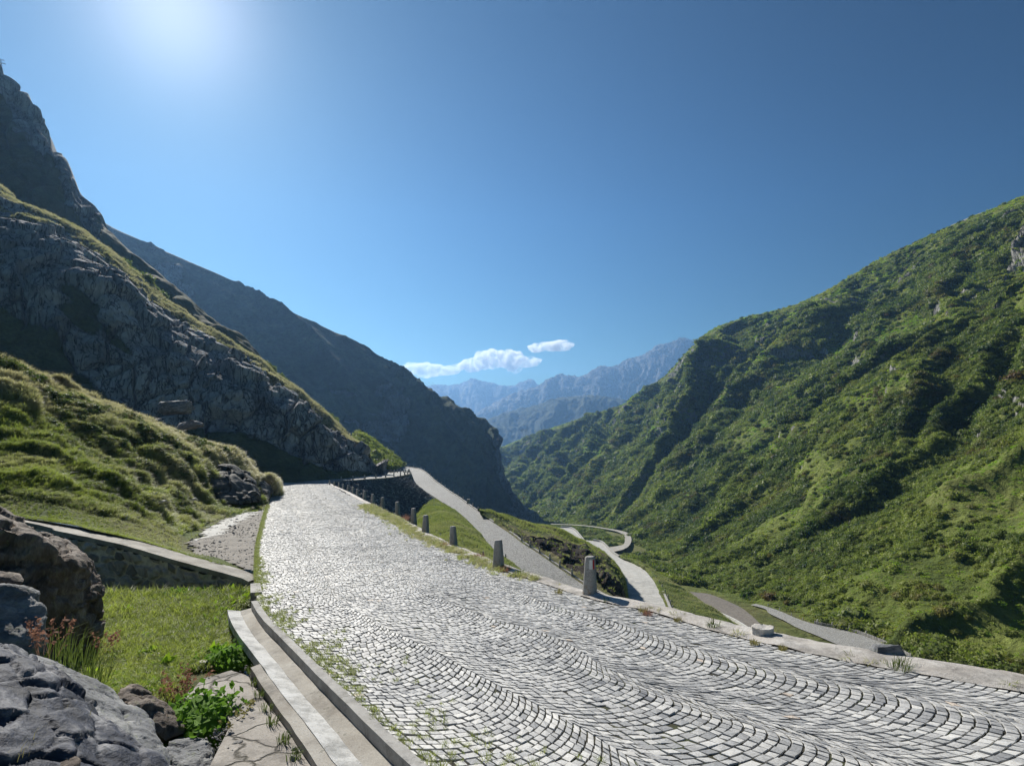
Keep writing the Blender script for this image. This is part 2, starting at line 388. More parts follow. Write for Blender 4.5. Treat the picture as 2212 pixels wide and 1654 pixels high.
def leaf_cloud(n, seed, flat=.75, lump=.35, size=.13, core=True, leafaspect=1.0):
    """a lumpy mound of n leaf faces over a lumpy core"""
    r = np.random.default_rng(seed); v, f = [], []
    def rad(d): return 1+lump*float(fbm(d*1.7+seed*3.1, 3, seed))
    if core:
        nu_, nv_ = 12, 6
        for a in range(nv_):
            th = math.pi*.5*(a/(nv_-1))*1.15
            for b in range(nu_):
                ph = 2*math.pi*b/nu_; d = np.array([math.sin(th)*math.cos(ph), math.sin(th)*math.sin(ph), math.cos(th)])
                q = d*rad(d)*.8; q[2] *= flat; v.append(q)
        for a in range(nv_-1):
            for b in range(nu_):
                f.append((a*nu_+b, (a+1)*nu_+b, (a+1)*nu_+(b+1) % nu_, a*nu_+(b+1) % nu_))
    for i in range(n):
        d = r.normal(size=3); d[2] = abs(d[2])-.12; d /= np.linalg.norm(d)
        q = d*rad(d)*r.uniform(.72, 1.08); q[2] *= flat
        t = r.normal(size=3)+d*.6; t /= np.linalg.norm(t); u = np.cross(t, r.normal(size=3)); u /= np.linalg.norm(u)
        w = np.cross(t, u); s = size*r.uniform(.6, 1.4); k = len(v)
        v += [q+u*s*leafaspect, q+w*s*.6, q-u*s*leafaspect, q-w*s*.6]; f.append((k, k+1, k+2, k+3))
    return v, f
def tuft(nb, h, spread, seed, width=.01, lean=.5, wind=(.3, -.1), curl=.5):
    r = np.random.default_rng(seed); v, f = [], []
    for i in range(nb):
        a = r.uniform(0, 6.28); rr = spread*math.sqrt(r.uniform()); x, y = rr*math.cos(a), rr*math.sin(a)
        hh = h*r.uniform(.5, 1.1); la = lean*r.uniform(.2, 1); b = a+r.normal()*.6
        dx, dy = math.cos(b)*la*hh+wind[0]*hh*r.uniform(.3, 1), math.sin(b)*la*hh+wind[1]*hh*r.uniform(.3, 1)
        sx, sy = -math.sin(b)*width, math.cos(b)*width; k = len(v)
        v += [(x-sx, y-sy, -.02), (x+sx, y+sy, -.02), (x+dx*.4-sx*.8, y+dy*.4-sy*.8, hh*.6), (x+dx*.4+sx*.8, y+dy*.4+sy*.8, hh*.6), (x+dx, y+dy, hh*(1-curl*la))]
        f += [(k, k+1, k+3, k+2), (k+2, k+3, k+4)]
    return v, f
def on_grid(g, n, seed, wfun=None, attrs=()):
    """random points on a grid surface, weight by area (times wfun); returns pos, normal, (v,u) index floats"""
    r = np.random.default_rng(seed)
    a = np.linalg.norm(np.cross(g[:-1, 1:]-g[:-1, :-1], g[1:, :-1]-g[:-1, :-1]), axis=-1)
    if wfun is not None: a = a*wfun
    p = a.ravel()/a.sum(); c = r.choice(len(p), size=n, p=p); vi, ui = np.unravel_index(c, a.shape)
    fu, fv = r.uniform(size=n), r.uniform(size=n)
    w = lambda q: (q[vi, ui]*((1-fu)*(1-fv))[:, None]+q[vi, ui+1]*(fu*(1-fv))[:, None]+q[vi+1, ui]*((1-fu)*fv)[:, None]+q[vi+1, ui+1]*(fu*fv)[:, None])
    return w(g), vi, ui

# ============================================================ TERRAIN
ROCKBLUE = ((.035, .04, .045), (.10, .105, .11), (.20, .20, .20))
m_cliff = terrain_mat('cliff_rock', (.025, .04, .014), (.05, .075, .025), (.10, .12, .045), (.15, .155, .175), (.52, .52, .53),
                      gs=.12, rs=.10, bd=1.2, rstretch=(1.5, 1, .6), rrot=(.15, .62, .2), rbump=1.7)
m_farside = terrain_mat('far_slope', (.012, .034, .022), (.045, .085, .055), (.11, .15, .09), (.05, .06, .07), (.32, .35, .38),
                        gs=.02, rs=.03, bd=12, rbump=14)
m_green = terrain_mat('green_slope', (.055, .08, .018), (.11, .14, .03), (.18, .21, .055), (.12, .12, .115), (.40, .39, .36),
                      gs=.03, rs=.045, bd=4, rbump=7)
m_bank = terrain_mat('grass_bank', (.025, .045, .008), (.07, .11, .018), (.14, .17, .035), (.05, .04, .035), (.13, .11, .09),
                     gs=.25, rs=.25, bd=.5, rbump=1.2)
m_spur = terrain_mat('spur_bank', (.025, .045, .008), (.07, .10, .018), (.15, .16, .045), (.022, .018, .015), (.10, .08, .06), gs=.3, rs=.3, bd=.5, rbump=1.0)  # very dark rock tones: the steep face's shade is put into them
m_meadow = terrain_mat('meadow_ground', (.03, .05, .01), (.07, .10, .02), (.14, .16, .04), (.04, .035, .03), (.12, .11, .10),
                       gs=.5, rs=.6, bd=.25, rbump=.5)
m_dist = terrain_mat('distant_rock', (.03, .05, .02), (.04, .055, .03), (.07, .08, .045), (.05, .05, .055), (.22, .215, .21),
                     gs=.002, rs=.0022, bd=60, rbump=120)

def hill(name, rows, nu, nv, mat, disp, label=None, kind='structure', flip=False):
    g, tu, tv = loft(rows, nu, nv)
    n = gnormals(g)
    if (n*np.array([0, -.35, 1.])).sum(-1).mean() < 0: n = -n
    g, at = disp(g, n, tu, tv)
    o = grid_obj(name, g, mat, at, flip=flip); tag(o, kind=kind)
    return o, g

# ---- green mountain on the right
top = [(1040, 985, 1600), (1150, 940, 1500), (1250, 905, 1350), (1330, 880, 1200), (1385, 855, 1100), (1440, 810, 1000), (1500, 745, 900),
       (1560, 702, 830), (1740, 650, 760), (1900, 562, 680), (2050, 492, 620), (2212, 424, 560), (2600, 250, 460), (3200, 0, 380), (4000, -300, 300)]
bot = [(1000, 1090, 1000), (1060, 1105, 900), (1110, 1115, 820), (1160, 1130, 700), (1195, 1138, 620), (1225, 1140, 570), (1260, 1141, 530),
       (1295, 1143, 500), (1335, 1150, 440), (1372, 1172, 370), (1395, 1200, 320), (1420, 1232, 270), (1515, 1278, 195), (1765, 1338, 128), (2230, 1500, 88)]
T3, B3 = np.array(row(top)), np.array(row(bot))
back = T3+np.array([60, 160, -60.]); back[:, 0] += np.linspace(100, 200, len(T3))
top2 = T3+(B3-T3)*.10+np.array([0, 0, 5.])
m1 = T3+(B3-T3)*.33+np.array([-2, -4, 5.])+np.linspace(0, 1, len(T3))[:, None]*np.array([-3, -6, 6.]); m2 = T3+(B3-T3)*.68+np.array([0, 0, -3.])
under = B3+np.array([-30, -12, -9.])
def d_right(g, n, tu, tv):
    x = g*1.0; u = np.linalg.norm(np.diff(g[g.shape[0]//2], axis=0), axis=-1); u = np.concatenate([[0], np.cumsum(u)])[None, :]
    v = tv[:, None]
    edge = sm(.95, 2.9, v)*(1-sm(4.5, 5.0, v)); low = 1-sm(3.3, 4.8, v)*.6
    wu = u+fbm(g*.008, 5, 3)*95+v*14
    q = np.stack([wu/70, v*.35+0*u, 0*wu], -1)
    rib = 1-2*np.abs(vnoise(q, 5))**.8; q2 = np.stack([wu/26+v*.3, v*.9+0*u, 0*wu+7], -1)
    rib2 = 1-2*np.abs(vnoise(q2, 9))
    amp = (rib-.3)*(21+16*fbm(g/160, 2, 29))*edge*low+(rib2-.3)*8*sm(1.2, 2.6, v)*low
    f = fbm(g/24, 6, 21)*5*sm(1.1, 2.3, v)+fbm(g/9, 4, 22)*1.2+fbm(g/60, 3, 28)*5*edge
    # rock outcrops: steps where a noise mask is high
    om = sm(.06, .22, fbm(np.stack([wu/60, v*1.3+0*u, 0*wu+3], -1), 4, 31))*sm(2.0, 2.4, v)*(1-sm(3.6, 4.2, v))
    stepn = fbm(g/16, 5, 33, ridged=True)
    amp = amp+f+om*(stepn*6+2.5)
    g2 = g+n*amp[..., None]
    n2 = gnormals(g2); n2 = n2*np.sign((n2*n).sum(-1, keepdims=True))
    steep = 1-np.abs(n2[..., 2])
    rock = np.clip(om*.85*sm(.12, .40, steep)+sm(.50, .72, steep)*.75, 0, 1)
    g2[-1] = g[-1]
    tan = np.clip(sm(.2, .5, fbm(g/45, 4, 41))*.35*(1-sm(1, 2.6, v))+.12*sm(0, .4, fbm(g/20, 3, 45)), 0, 1)
    d_right.rock = rock; d_right.v = np.broadcast_to(v, rock.shape); d_right.n = n2
    return g2, {'rock': rock, 'tan': tan}
hr_obj, HG = hill('hills', [back, T3, top2, m1, m2, B3, under], 900, 420, m_green, d_right)

# ---- shaded mountain on the left, across the side valley
top = [(150, 420, 800), (222, 480, 780), (300, 518, 780), (400, 562, 780), (500, 606, 770), (600, 660, 760), (690, 702, 755), (770, 742, 750), (850, 792, 740),
       (905, 822, 730), (950, 860, 715), (990, 880, 700), (1030, 902, 690), (1058, 925, 675), (1070, 948, 660), (1073, 972, 645), (1080, 1010, 625), (1098, 1055, 600), (1130, 1092, 580), (1196, 1143, 555)]
bot = [(420, 1080, 500), (470, 1085, 500), (530, 1085, 505), (610, 1090, 510), (680, 1095, 515), (730, 1100, 520), (780, 1105, 525), (830, 1112, 530), (885, 1122, 540),
       (920, 1130, 550), (950, 1138, 560), (980, 1146, 570), (1005, 1154, 575), (1030, 1160, 575), (1052, 1166, 572), (1075, 1170, 565), (1095, 1174, 556), (1120, 1178, 548), (1150, 1186, 540), (1205, 1190, 530)]
T3, B3 = np.array(row(top)), np.array(row(bot))
back = T3+np.array([-40, 260, -90.]); top2 = T3+(B3-T3)*.05+np.array([0, -8, 4.])
m1 = T3+(B3-T3)*.36+np.array([10, -12, -2.]); m2 = T3+(B3-T3)*.7+np.array([4, -10, -4.]); under = B3+np.array([20, -40, -60.])
def d_left(g, n, tu, tv):
    v = tv[:, None]; e = sm(.9, 1.6, v)
    uu = np.broadcast_to(tu[None, :], g.shape[:2])
    wu = uu+fbm(g*.006, 4, 51)*1.2-v*1.2
    rib = 1-2*np.abs(vnoise(np.stack([wu/1.9, v*.4+0*wu, 0*wu], -1), 52))**.9
    rib2 = 1-2*np.abs(vnoise(np.stack([wu/.75, v*.6+0*wu, 0*wu], -1), 53))
    rise = np.clip(sm(12.5, 14.5, uu)*(1-sm(17.5, 19, uu))*sm(.9, 1.15, v)*(1-sm(2.6, 3.6, v)), 0, 1)
    om = np.clip(sm(.1, .4, fbm(g/70, 4, 55))*e*.8+rise, 0, 1)
    amp = (rib-.2)*8*e+(rib2-.2)*3.5*e+fbm(g/50, 6, 54)*8*sm(.95, 1.4, v)+om*fbm(g/26, 5, 56, ridged=True)*9
    amp = amp+fbm(g/18, 6, 57)*3.2*e; amp = amp*(1-.55*sm(12.5, 15, uu))
    at = {'rock': np.clip(om*.8, 0, 1), 'tan': np.clip(sm(0, .5, fbm(g/90, 4, 58))*.08, 0, 1)}
    return g+n*amp[..., None], at
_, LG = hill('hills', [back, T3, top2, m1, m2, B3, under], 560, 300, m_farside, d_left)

# ---- distant ranges
def rng_hill(name, crest, depth, base_y, amp, seed, nu, nv, rocky):
    T3 = np.array([P(x, y, depth) for x, y in crest]); 
    xs = np.array([c[0] for c in crest]); dd = depth*.72
    B3 = np.array([P(x*.9+110, base_y, dd) for x in xs]); back = T3+np.array([0, depth*.15, -depth*.05])
    m = T3*.55+B3*.45+np.array([0, 0, -depth*.008])
    g, tu, tv = loft([back, T3, m, B3], nu, nv); n = gnormals(g); v = tv[:, None]
    uu = np.linspace(0, 1, nu)[None, :]*(T3[-1, 0]-T3[0, 0])
    s = depth*.034
    w = uu+fbm(g/(s*2), 4, seed)*s*.9+v*s*.5
    rib = 1-2*np.abs(vnoise(np.stack([w/s, v*.7+0*w, 0*w], -1), seed+1))
    rib2 = 1-2*np.abs(vnoise(np.stack([w/(s*.3), v*1.6+0*w, 0*w+4], -1), seed+2))
    a = ((rib-.1)*1.0+(rib2-.1)*.45)*amp*sm(.95, 1.5, v)+fbm(g/(s*.5), 6, seed+3, ridged=True)*amp*.5
    g = g+n*a[..., None]
    g[..., 2] += (fbm(g/(s*.33), 5, seed+6, ridged=True)*amp*.4+.10*amp*vnoise(g/(s*.09), seed+8))*np.exp(-((v-1)/.3)**2)*rocky
    rock = np.clip(rocky*(1-.75*sm(1.45, 2.3, v+fbm(g/(s*1.5), 3, seed+5)*.4)), 0, 1)
    o = grid_obj(name, g, m_dist, {'rock': rock, 'tan': np.zeros_like(rock)}); tag(o, kind='structure'); return g
rng_hill('distant_mountain', [(780, 880), (860, 850), (930, 832), (971, 832), (1001, 827), (1022, 816), (1049, 826), (1100, 833), (1128, 825), (1147, 819), (1165, 832), (1190, 845), (1260, 850), (1330, 860)],
         7600, 985, 42, 61, 420, 130, 1.0)
rng_hill('distant_mountain', [(1010, 905), (1050, 880), (1110, 850), (1165, 833), (1182, 822), (1210, 810), (1254, 813), (1295, 793), (1333, 789), (1357, 777), (1391, 765), (1425, 746), (1449, 740), (1470, 730), (1489, 734), (1514, 736), (1580, 745), (1700, 770)],
         5600, 990, 42, 71, 520, 180, 1.0)
rng_hill('distant_hill', [(940, 930), (1000, 925), (1042, 912), (1094, 889), (1152, 876), (1203, 859), (1250, 855), (1289, 853), (1343, 861), (1400, 870), (1500, 900), (1600, 940)],
         3700, 1010, 24, 81, 360, 140, .35)

# ---- near cliff on the left with the spire behind it
crest = [(-260, 300, 170), (-80, 360, 166), (0, 400, 165), (50, 440, 165), (180, 498, 165), (290, 584, 163), (363, 650, 165), (440, 704, 168), (513, 750, 170), (586, 797, 172),
         (640, 838, 172), (700, 888, 172), (745, 925, 171), (775, 958, 169), (795, 985, 166), (806, 1005, 162), (812, 1022, 158)]
base = [(-260, 760, 90), (-80, 830, 92), (0, 860, 95), (60, 880, 97), (180, 925, 100), (270, 955, 103), (340, 978, 106), (410, 1003, 109), (480, 1018, 112), (550, 1031, 116),
        (615, 1037, 119), (680, 1035, 127), (725, 1033, 133), (760, 1031, 139), (785, 1030, 145), (800, 1029, 149), (812, 1028, 153)]
T3, B3 = np.array(row(crest)), np.array(row(base))
led = T3+np.array([[4.5, -13, -3.4]]); led[-4:] = T3[-4:]+np.array([[1.5, -4, -1.3]])
m1 = led+(B3-led)*.42+np.array([2, -6, 3.5]); m1[-5:] -= np.array([0, -3, 2]); m2 = led+(B3-led)*.8+np.array([2, 4, -1.0])
m2[:7, 2] -= 3
back = T3+np.array([-14, 30, -9.]); back[-5:] = T3[-5:]+np.array([[-8, 9, -4]]); under = B3+np.array([2, -3, -3.])
def d_cliff(g, n, tu, tv):
    v = tv[:, None]; uu = np.broadcast_to(tu[None, :], g.shape[:2]); e = sm(1.5, 2.3, v)*(1-sm(4.6, 5, v))
    # blocks along tilted bedding planes
    c, s_ = math.cos(.62), math.sin(.62)
    q = np.stack([(g[..., 0]*c-g[..., 2]*s_)/7.5, g[..., 1]/11, (g[..., 0]*s_+g[..., 2]*c)/12], -1)+fbm(g/12, 4, 91)[..., None]*.22
    d1, d2, cv = worley(q, 92)
    q2 = q*2.7+5; e1, e2, cv2 = worley(q2, 96)
    blk = (cv-.5)*3.6+(cv2-.5)*1.2-(1-sm(0, .08, d2-d1))*2.4-(1-sm(0, .10, e2-e1))*.5
    big = fbm(g/32, 4, 93)*4.5
    gd_ = g[..., 0]*.52+g[..., 2]*.85; gl_ = g[..., 0]*.85-g[..., 2]*.52
    gull = sm(.06, .22, fbm(np.stack([gd_/13, g[..., 1]/60, gl_/46], -1), 4, 94))
    talus = sm(3.75, 4.15, v+fbm(g/14, 3, 95)*.35+.25*(1-sm(2, 8, uu)))
    gr = np.clip(gull*.9+talus, 0, 1)
    amp = blk*e*(1-gr*.8)+big*e-gull*2.2*e+fbm(g/2.6, 5, 97)*.28*sm(1.0, 1.6, v)+fbm(g/7, 4, 99)*1.3*(1-sm(1.6, 2.2, v))
    g2 = g+n*amp[..., None]
    topg = 1-sm(1.75, 2.1, v+fbm(g/7, 5, 98)*1.1)
    rock = np.clip(1-gr*.85-topg, 0, 1)
    tan = np.clip(topg*(.45+.7*fbm(g/5, 4, 90))+.12, 0, 1); d_cliff.top = topg; d_cliff.v = np.broadcast_to(v, topg.shape)
    return g2, {'rock': rock, 'tan': tan}
_, CG = hill('rocky_hill', [back, T3, led, m1, m2, B3, under], 760, 420, m_cliff, d_cliff)

crest = [(-300, -180, 300), (-120, 20, 280), (-40, 100, 270), (0, 166, 262), (29, 198, 258), (62, 238, 256), (67, 258, 256), (70, 252, 255), (85, 258, 254), (104, 286, 252), (110, 304, 252),
         (119, 331, 250), (141, 341, 248), (152, 365, 247), (163, 394, 245), (177, 422, 243), (199, 440, 241), (212, 454, 240), (221, 466, 239), (218, 478, 238), (241, 505, 236), (294, 552, 232), (343, 588, 228), (402, 646, 225), (480, 715, 222), (560, 790, 218)]
cr = np.array(row(crest)); n_ = len(cr)
base = np.array([P(x*.75+40+k*3, 560+k*17, 195-k*.8) for k, (x, y, Y) in enumerate(crest)])
led = cr+np.array([[4, -7, -2.]]); m1 = cr*.5+base*.5+np.array([6, -6, 3.]); back = cr+np.array([-20, 45, -22.])
def d_spire(g, n, tu, tv):
    v = tv[:, None]; e = sm(1.0, 2.0, v); uu = np.broadcast_to(tu[None, :], g.shape[:2])
    q = np.stack([g[..., 0]/9, g[..., 1]/12, g[..., 2]/26], -1)+fbm(g/20, 4, 101)[..., None]*.4
    d1, d2, cv = worley(q, 102)
    amp = ((cv-.5)*4-(1-sm(0, .16, d2-d1))*2)*e*(1-sm(18, 20, uu))+fbm(g/30, 5, 103)*7*e+fbm(g/6, 5, 104)*.7*sm(.9, 1.3, v)
    g2 = g+n*amp[..., None]
    gr = np.clip(sm(18.5, 20.5, uu+fbm(g/12, 3, 105)*2)+sm(2.5, 2.9, v+fbm(g/15, 3, 106)*.4), 0, 1)
    return g2, {'rock': 1-gr, 'tan': np.clip(.3+fbm(g/8, 3, 107)*.5, 0, 1)}
_, SG = hill('rocky_hill', [back, cr, led, m1, base], 520, 260, m_cliff, d_spire)

# small lit green shoulder behind the cliff nose
rows_ = [row([(770, 935, 240), (800, 958, 235), (822, 972, 232), (842, 986, 228), (858, 999, 224), (868, 1008, 221)]),
         row([(765, 960, 215), (795, 975, 212), (815, 986, 210), (832, 996, 208), (848, 1003, 206), (860, 1010, 205)]),
         row([(760, 1012, 196), (790, 1012, 196), (812, 1012, 197), (828, 1011, 199), (845, 1011, 202), (856, 1011, 204)])]
bk = [p+np.array([-6, 14, -10]) for p in rows_[0]]
def d_small(amp, sc, seed, tan=.2, rockfn=None):
    def f(g, n, tu, tv):
        a = fbm(g/sc, 5, seed)*amp
        r = rockfn(g, tu, tv) if rockfn else np.zeros(g.shape[:2])
        return g+n*a[..., None], {'rock': r, 'tan': np.clip(tan+fbm(g/(sc*1.5), 4, seed+1)*.5, 0, 1)}
    return f
_, SH = hill('shoulder', [bk]+rows_, 120, 60, m_green, d_small(1.2, 6, 111, .0))

# ============================================================ ROADS
# near cobbled road: paired left / right edges
d0 = np.array([.62, -.78, 0])
def flat(p): q = np.array(p, float); q[2] = zr(q[1]); return q
L0, R0 = G(918, 1654), G(1694, 1402)
Lpx = [(785, 1530), (702, 1455), (632, 1385), (584, 1340), (556, 1299), (551, 1262), (550, 1217), (557, 1158), (574, 1099), (588, 1065), (601, 1042)]
Rpx = [(1566, 1370), (1457, 1336), (1385, 1316), (1300, 1301), (1257, 1288), (1165, 1258), (1060, 1222), (975, 1186), (915, 1158), (886, 1140), (855, 1121), (822, 1105), (800, 1093), (780, 1082), (745, 1062), (706, 1043)]
Lr = [flat(L0+d0*13), flat(L0+d0*6), L0]+[G(*p) for p in Lpx]
Rr = [flat(R0+d0*13), G(2212, 1493), G(2000, 1465), G(1876, 1440), G(1721, 1405)]+[G(*p) for p in Rpx]
Ld, Rd = dense(Lr, 600), dense(Rr, 600)
# match left and right stations by anchors
anchL = [0, None, None, None, None, None, 599]; anchR = [0, None, None, None, None, None, 599]
for k, (a, b) in enumerate([(G(918, 1654), G(1694, 1402)), (G(556, 1299), G(1135, 1248)), (G(550, 1217), G(985, 1190)), (G(557, 1158), G(905, 1153)), (G(574, 1099), G(815, 1101))]):
    anchL[k+1] = int(np.argmin(np.linalg.norm(Ld-a, axis=1))); anchR[k+1] = int(np.argmin(np.linalg.norm(Rd-b, axis=1)))
ts = np.linspace(0, 6, 900)
ii = lambda an: np.interp(ts, range(7), an)
RL = np.stack([np.interp(ii(anchL), range(600), Ld[:, k]) for k in range(3)], -1)
RR = np.stack([np.interp(ii(anchR), range(600), Rd[:, k]) for k in range(3)], -1)
k_ = np.ones(25)/25
for A in (RL, RR):
    for c in range(3):
        pad = np.concatenate([A[:1, c]]*12+[A[:, c]]+[A[-1:, c]]*12) if False else np.concatenate([np.repeat(A[0, c], 12), A[:, c], np.repeat(A[-1, c], 12)])
        A[:, c] = np.where((np.arange(900) > 12) & (np.arange(900) < 887), np.convolve(pad, k_, 'valid'), A[:, c])
    A[:, 2] = zr(A[:, 1])
MID = (RL+RR)/2
sacc = np.concatenate([[0], np.cumsum(np.linalg.norm(np.diff(MID, axis=0), axis=1))])
wid = np.linalg.norm(RR-RL, axis=1)
def road_pt(s, t, dz=0.0):
    """s metres along the middle, t 0 at the left edge .. 1 at the right edge"""
    f = np.interp(s, sacc, np.arange(900)); i = np.clip(f.astype(int), 0, 898); w = (f-i)[..., None]
    Lp = RL[i]*(1-w)+RL[i+1]*w; Rp = RR[i]*(1-w)+RR[i+1]*w; t = np.asarray(t)[..., None]
    p = Lp*(1-t)+Rp*t
    p[..., 2] = zr(p[..., 1])+dz
    return p
S_END = sacc[-1]
S_COB = float(S_END)     # real stones up to here

def cobble_far_mat():
    m, n, l, b = new_mat('worn_cobbles')
    v = objvec(n, l)
    vo = n.new('ShaderNodeTexVoronoi'); vo.inputs['Scale'].default_value = 7.5; l.new(v, vo.inputs['Vector'])
    ve = n.new('ShaderNodeTexVoronoi'); ve.feature = 'DISTANCE_TO_EDGE'; ve.inputs['Scale'].default_value = 7.5; l.new(v, ve.inputs['Vector'])
    sp = n.new('ShaderNodeSeparateColor'); l.new(vo.outputs['Color'], sp.inputs[0])
    c = ramp(n, l, sp.outputs[0], [(0, (.34, .34, .34)), (1, (.62, .615, .60))])
    e = ramp(n, l, ve.outputs['Distance'], [(.03, (0,)*3), (.16, (1,)*3)])
    c = mixc(n, l, e, (.10, .095, .07), c)
    f = noise(n, l, .9, 10, v, .88)
    c = mixc(n, l, .7, c, ramp(n, l, f, [(.3, (.3,)*3), (.7, (.72,)*3)]), 'OVERLAY')
    l.new(c, b.inputs['Base Color']); b.inputs['Roughness'].default_value = .7; b.inputs['Specular IOR Level'].default_value = .3
    bump(n, l, b, mth(n, l, 'ADD', e, mth(n, l, 'MULTIPLY', noise(n, l, 30, 4, v), .5)), .02)
    return m
m_cobfar = cobble_far_mat()
def joint_mat():
    m, n, l, b = new_mat('joint_earth'); v = objvec(n, l)
    f = noise(n, l, 1.3, 6, v, .7)
    c = ramp(n, l, f, [(.35, (.022, .020, .016)), (.5, (.040, .036, .022)), (.64, (.06, .075, .02))])
    l.new(c, b.inputs['Base Color']); bump(n, l, b, noise(n, l, 60, 4, v), .01); return m
m_joint = joint_mat()
def stone_top_mat():
    m, n, l, b = new_mat('granite_setts'); v = objvec(n, l)
    a = attr(n, 'tone'); f = noise(n, l, 45, 6, v, .75); g = noise(n, l, .55, 4, v)
    c = ramp(n, l, a.outputs['Fac'], [(0, (.20, .205, .215)), (.35, (.37, .372, .37)), (.7, (.53, .525, .51)), (.97, (.66, .65, .62)), (1, (.58, .50, .42))])
    c = mixc(n, l, .7, c, ramp(n, l, f, [(.33, (.25,)*3), (.66, (.74,)*3)]), 'OVERLAY')
    c = mixc(n, l, .3, c, ramp(n, l, g, [(.35, (.35,)*3), (.65, (.65,)*3)]), 'OVERLAY')
    l.new(c, b.inputs['Base Color']); b.inputs['Roughness'].default_value = .6; b.inputs['Specular IOR Level'].default_value = .4
    bump(n, l, b, mth(n, l, 'ADD', f, mth(n, l, 'MULTIPLY', noise(n, l, 14, 3, v), 1.0)), .003); return m
m_sett = stone_top_mat()

# road bed under the stones, and the far stretch with the hairpin platform as one surface
sv = np.linspace(0, S_END, 400); tt = np.linspace(0, 1, 12)
bed = road_pt(np.repeat(sv[:, None], 12, 1), np.repeat(tt[None], 400, 0), -.010)
bed[..., 2] += .006*sm(25, 60, sv)[:, None]
fm = gridfaces(400, 12, True); mi = (sv[:-1].repeat(11) > S_COB-.2).astype(int)
o = mesh_obj('road', bed.reshape(-1, 3), fm, None, mats=[m_joint, m_cobfar], midx=mi); tag(o, kind='structure')
# setts in segmental arcs
V, F, TN = [], [], []
srng = np.random.default_rng(3)
quads = []
WN = 6.35; w = 1.85; TH0, TH1 = R(-55), R(55); Rr_ = w/(math.sin(TH1)-math.sin(TH0)); pitch = .119; shift = w/2-Rr_*math.sin(TH1)
for ln, cc_ in enumerate((6.275, 4.425, 2.575, .725)):
    off = srng.uniform(0, .1); nst = 19
    for k in np.arange(-8, (S_COB+1.2)/pitch):
        s0 = k*pitch+off; th = np.linspace(TH0, TH1, nst+1); stp = th[1]-th[0]
        th = th+srng.uniform(-.5, .5)*stp*.9; th[1:-1] += srng.normal(size=nst-1)*stp*.12
        th = np.clip(th, TH0, TH1); th[0] = TH0; th[-1] = TH1
        a, b_ = th[:-1], th[1:]
        j = srng.normal(size=nst)*.004; j2 = srng.normal(size=nst)*.004
        xa, xb = cc_+shift+Rr_*np.sin(a), cc_+shift+Rr_*np.sin(b_)
        sa, sb = s0-Rr_*np.cos(a)+.6, s0-Rr_*np.cos(b_)+.6
        wide = (a+b_)/2 > R(90); thk = np.where(wide, 2*pitch, pitch); sa = np.where(wide & (k % 2 == 1), -999, sa)
        gs_ = .0085/np.maximum(np.cos((a+b_)/2), .55); gt = .0075*np.cos((a+b_)/2)
        quads.append(np.stack([np.stack([sa+gs_+j, (xa+gt)/WN], -1), np.stack([sb+gs_+j2, (xb-gt)/WN], -1),
                               np.stack([sb+thk-gs_+j2, (xb-gt)/WN], -1), np.stack([sa+thk-gs_+j, (xa+gt)/WN], -1)], 1))
Q = np.concatenate(quads)
c_ = Q.mean(1); keep = (c_[:, 0] > .3) & (c_[:, 0] < S_COB) & (Q[:, 0, 0] > 0) & (c_[:, 1] > -.003) & (c_[:, 1] < 1.004) & ((Q[:, 1, 1]-Q[:, 0, 1]) > .003)
Q = Q[keep]; nq = len(Q)
Q[..., 1] += .035*vnoise(np.stack([Q[..., 0]*.45, Q[..., 1]*7, 0*Q[..., 0]], -1), 14)*np.clip(Q[..., 1]*(1-Q[..., 1])*12, 0, 1)
Q[..., 0] += .10*vnoise(np.stack([Q[..., 0]*.5, Q[..., 1]*6, 0*Q[..., 0]+3], -1), 15)
Q[:, :, 1] = np.clip(Q[:, :, 1], 0.002, .998)
base3 = road_pt(Q[..., 0], Q[..., 1]); cen = base3.mean(1, keepdims=True)
hz = (srng.normal(size=(nq, 1))*.004+srng.normal(size=(nq, 4))*.0032)+.006*vnoise(cen[:, 0]*1.1, 4)[:, None]
tilt = hz
mid3 = cen+(base3-cen)*.985; mid3[..., 2] += -.0005+tilt
top3 = cen+(base3-cen)*(.93+srng.normal(size=(nq, 4, 1))*.02); top3[..., 2] += .0035+tilt
ctr = cen[:, 0].copy(); ctr[:, 2] += .0055+tilt.mean(1)
low3 = base3.copy(); low3[..., 2] -= .05
wav = .11*(np.clip(Q[..., 1]*(1-Q[..., 1])*8, 0, 1))
allv = np.concatenate([low3, mid3, top3, ctr[:, None]], 1)    # 13 verts
bi = (np.arange(nq)*13)[:, None, None]
fq = np.array([[0, 1, 5, 4], [1, 2, 6, 5], [2, 3, 7, 6], [3, 0, 4, 7], [4, 5, 9, 8], [5, 6, 10, 9], [6, 7, 11, 10], [7, 4, 8, 11]])
ft = np.array([[8, 9, 12, 12], [9, 10, 12, 12], [10, 11, 12, 12], [11, 8, 12, 12]])
FQ = (bi+fq[None]).reshape(-1, 4); FT = (bi+ft[None]).reshape(-1, 4)[:, :3]
me = bpy.data.meshes.new('cobblestones'); vv = allv.reshape(-1, 3)
me.vertices.add(len(vv)); me.vertices.foreach_set('co', vv.ravel())
lo = np.concatenate([FQ.ravel(), FT.ravel()]).astype(np.int32); me.loops.add(len(lo)); me.loops.foreach_set('vertex_index', lo)
me.polygons.add(len(FQ)+len(FT))
me.polygons.foreach_set('loop_start', np.concatenate([np.arange(len(FQ))*4, len(FQ)*4+np.arange(len(FT))*3]).astype(np.int32))
me.update(calc_edges=True); me.materials.append(m_sett)
tone = np.clip(srng.beta(2.6, 2.2, size=nq)+.18*vnoise(ctr*.7, 6), 0, .96); tone = np.where(srng.uniform(size=nq) < .003, 1.0, tone)
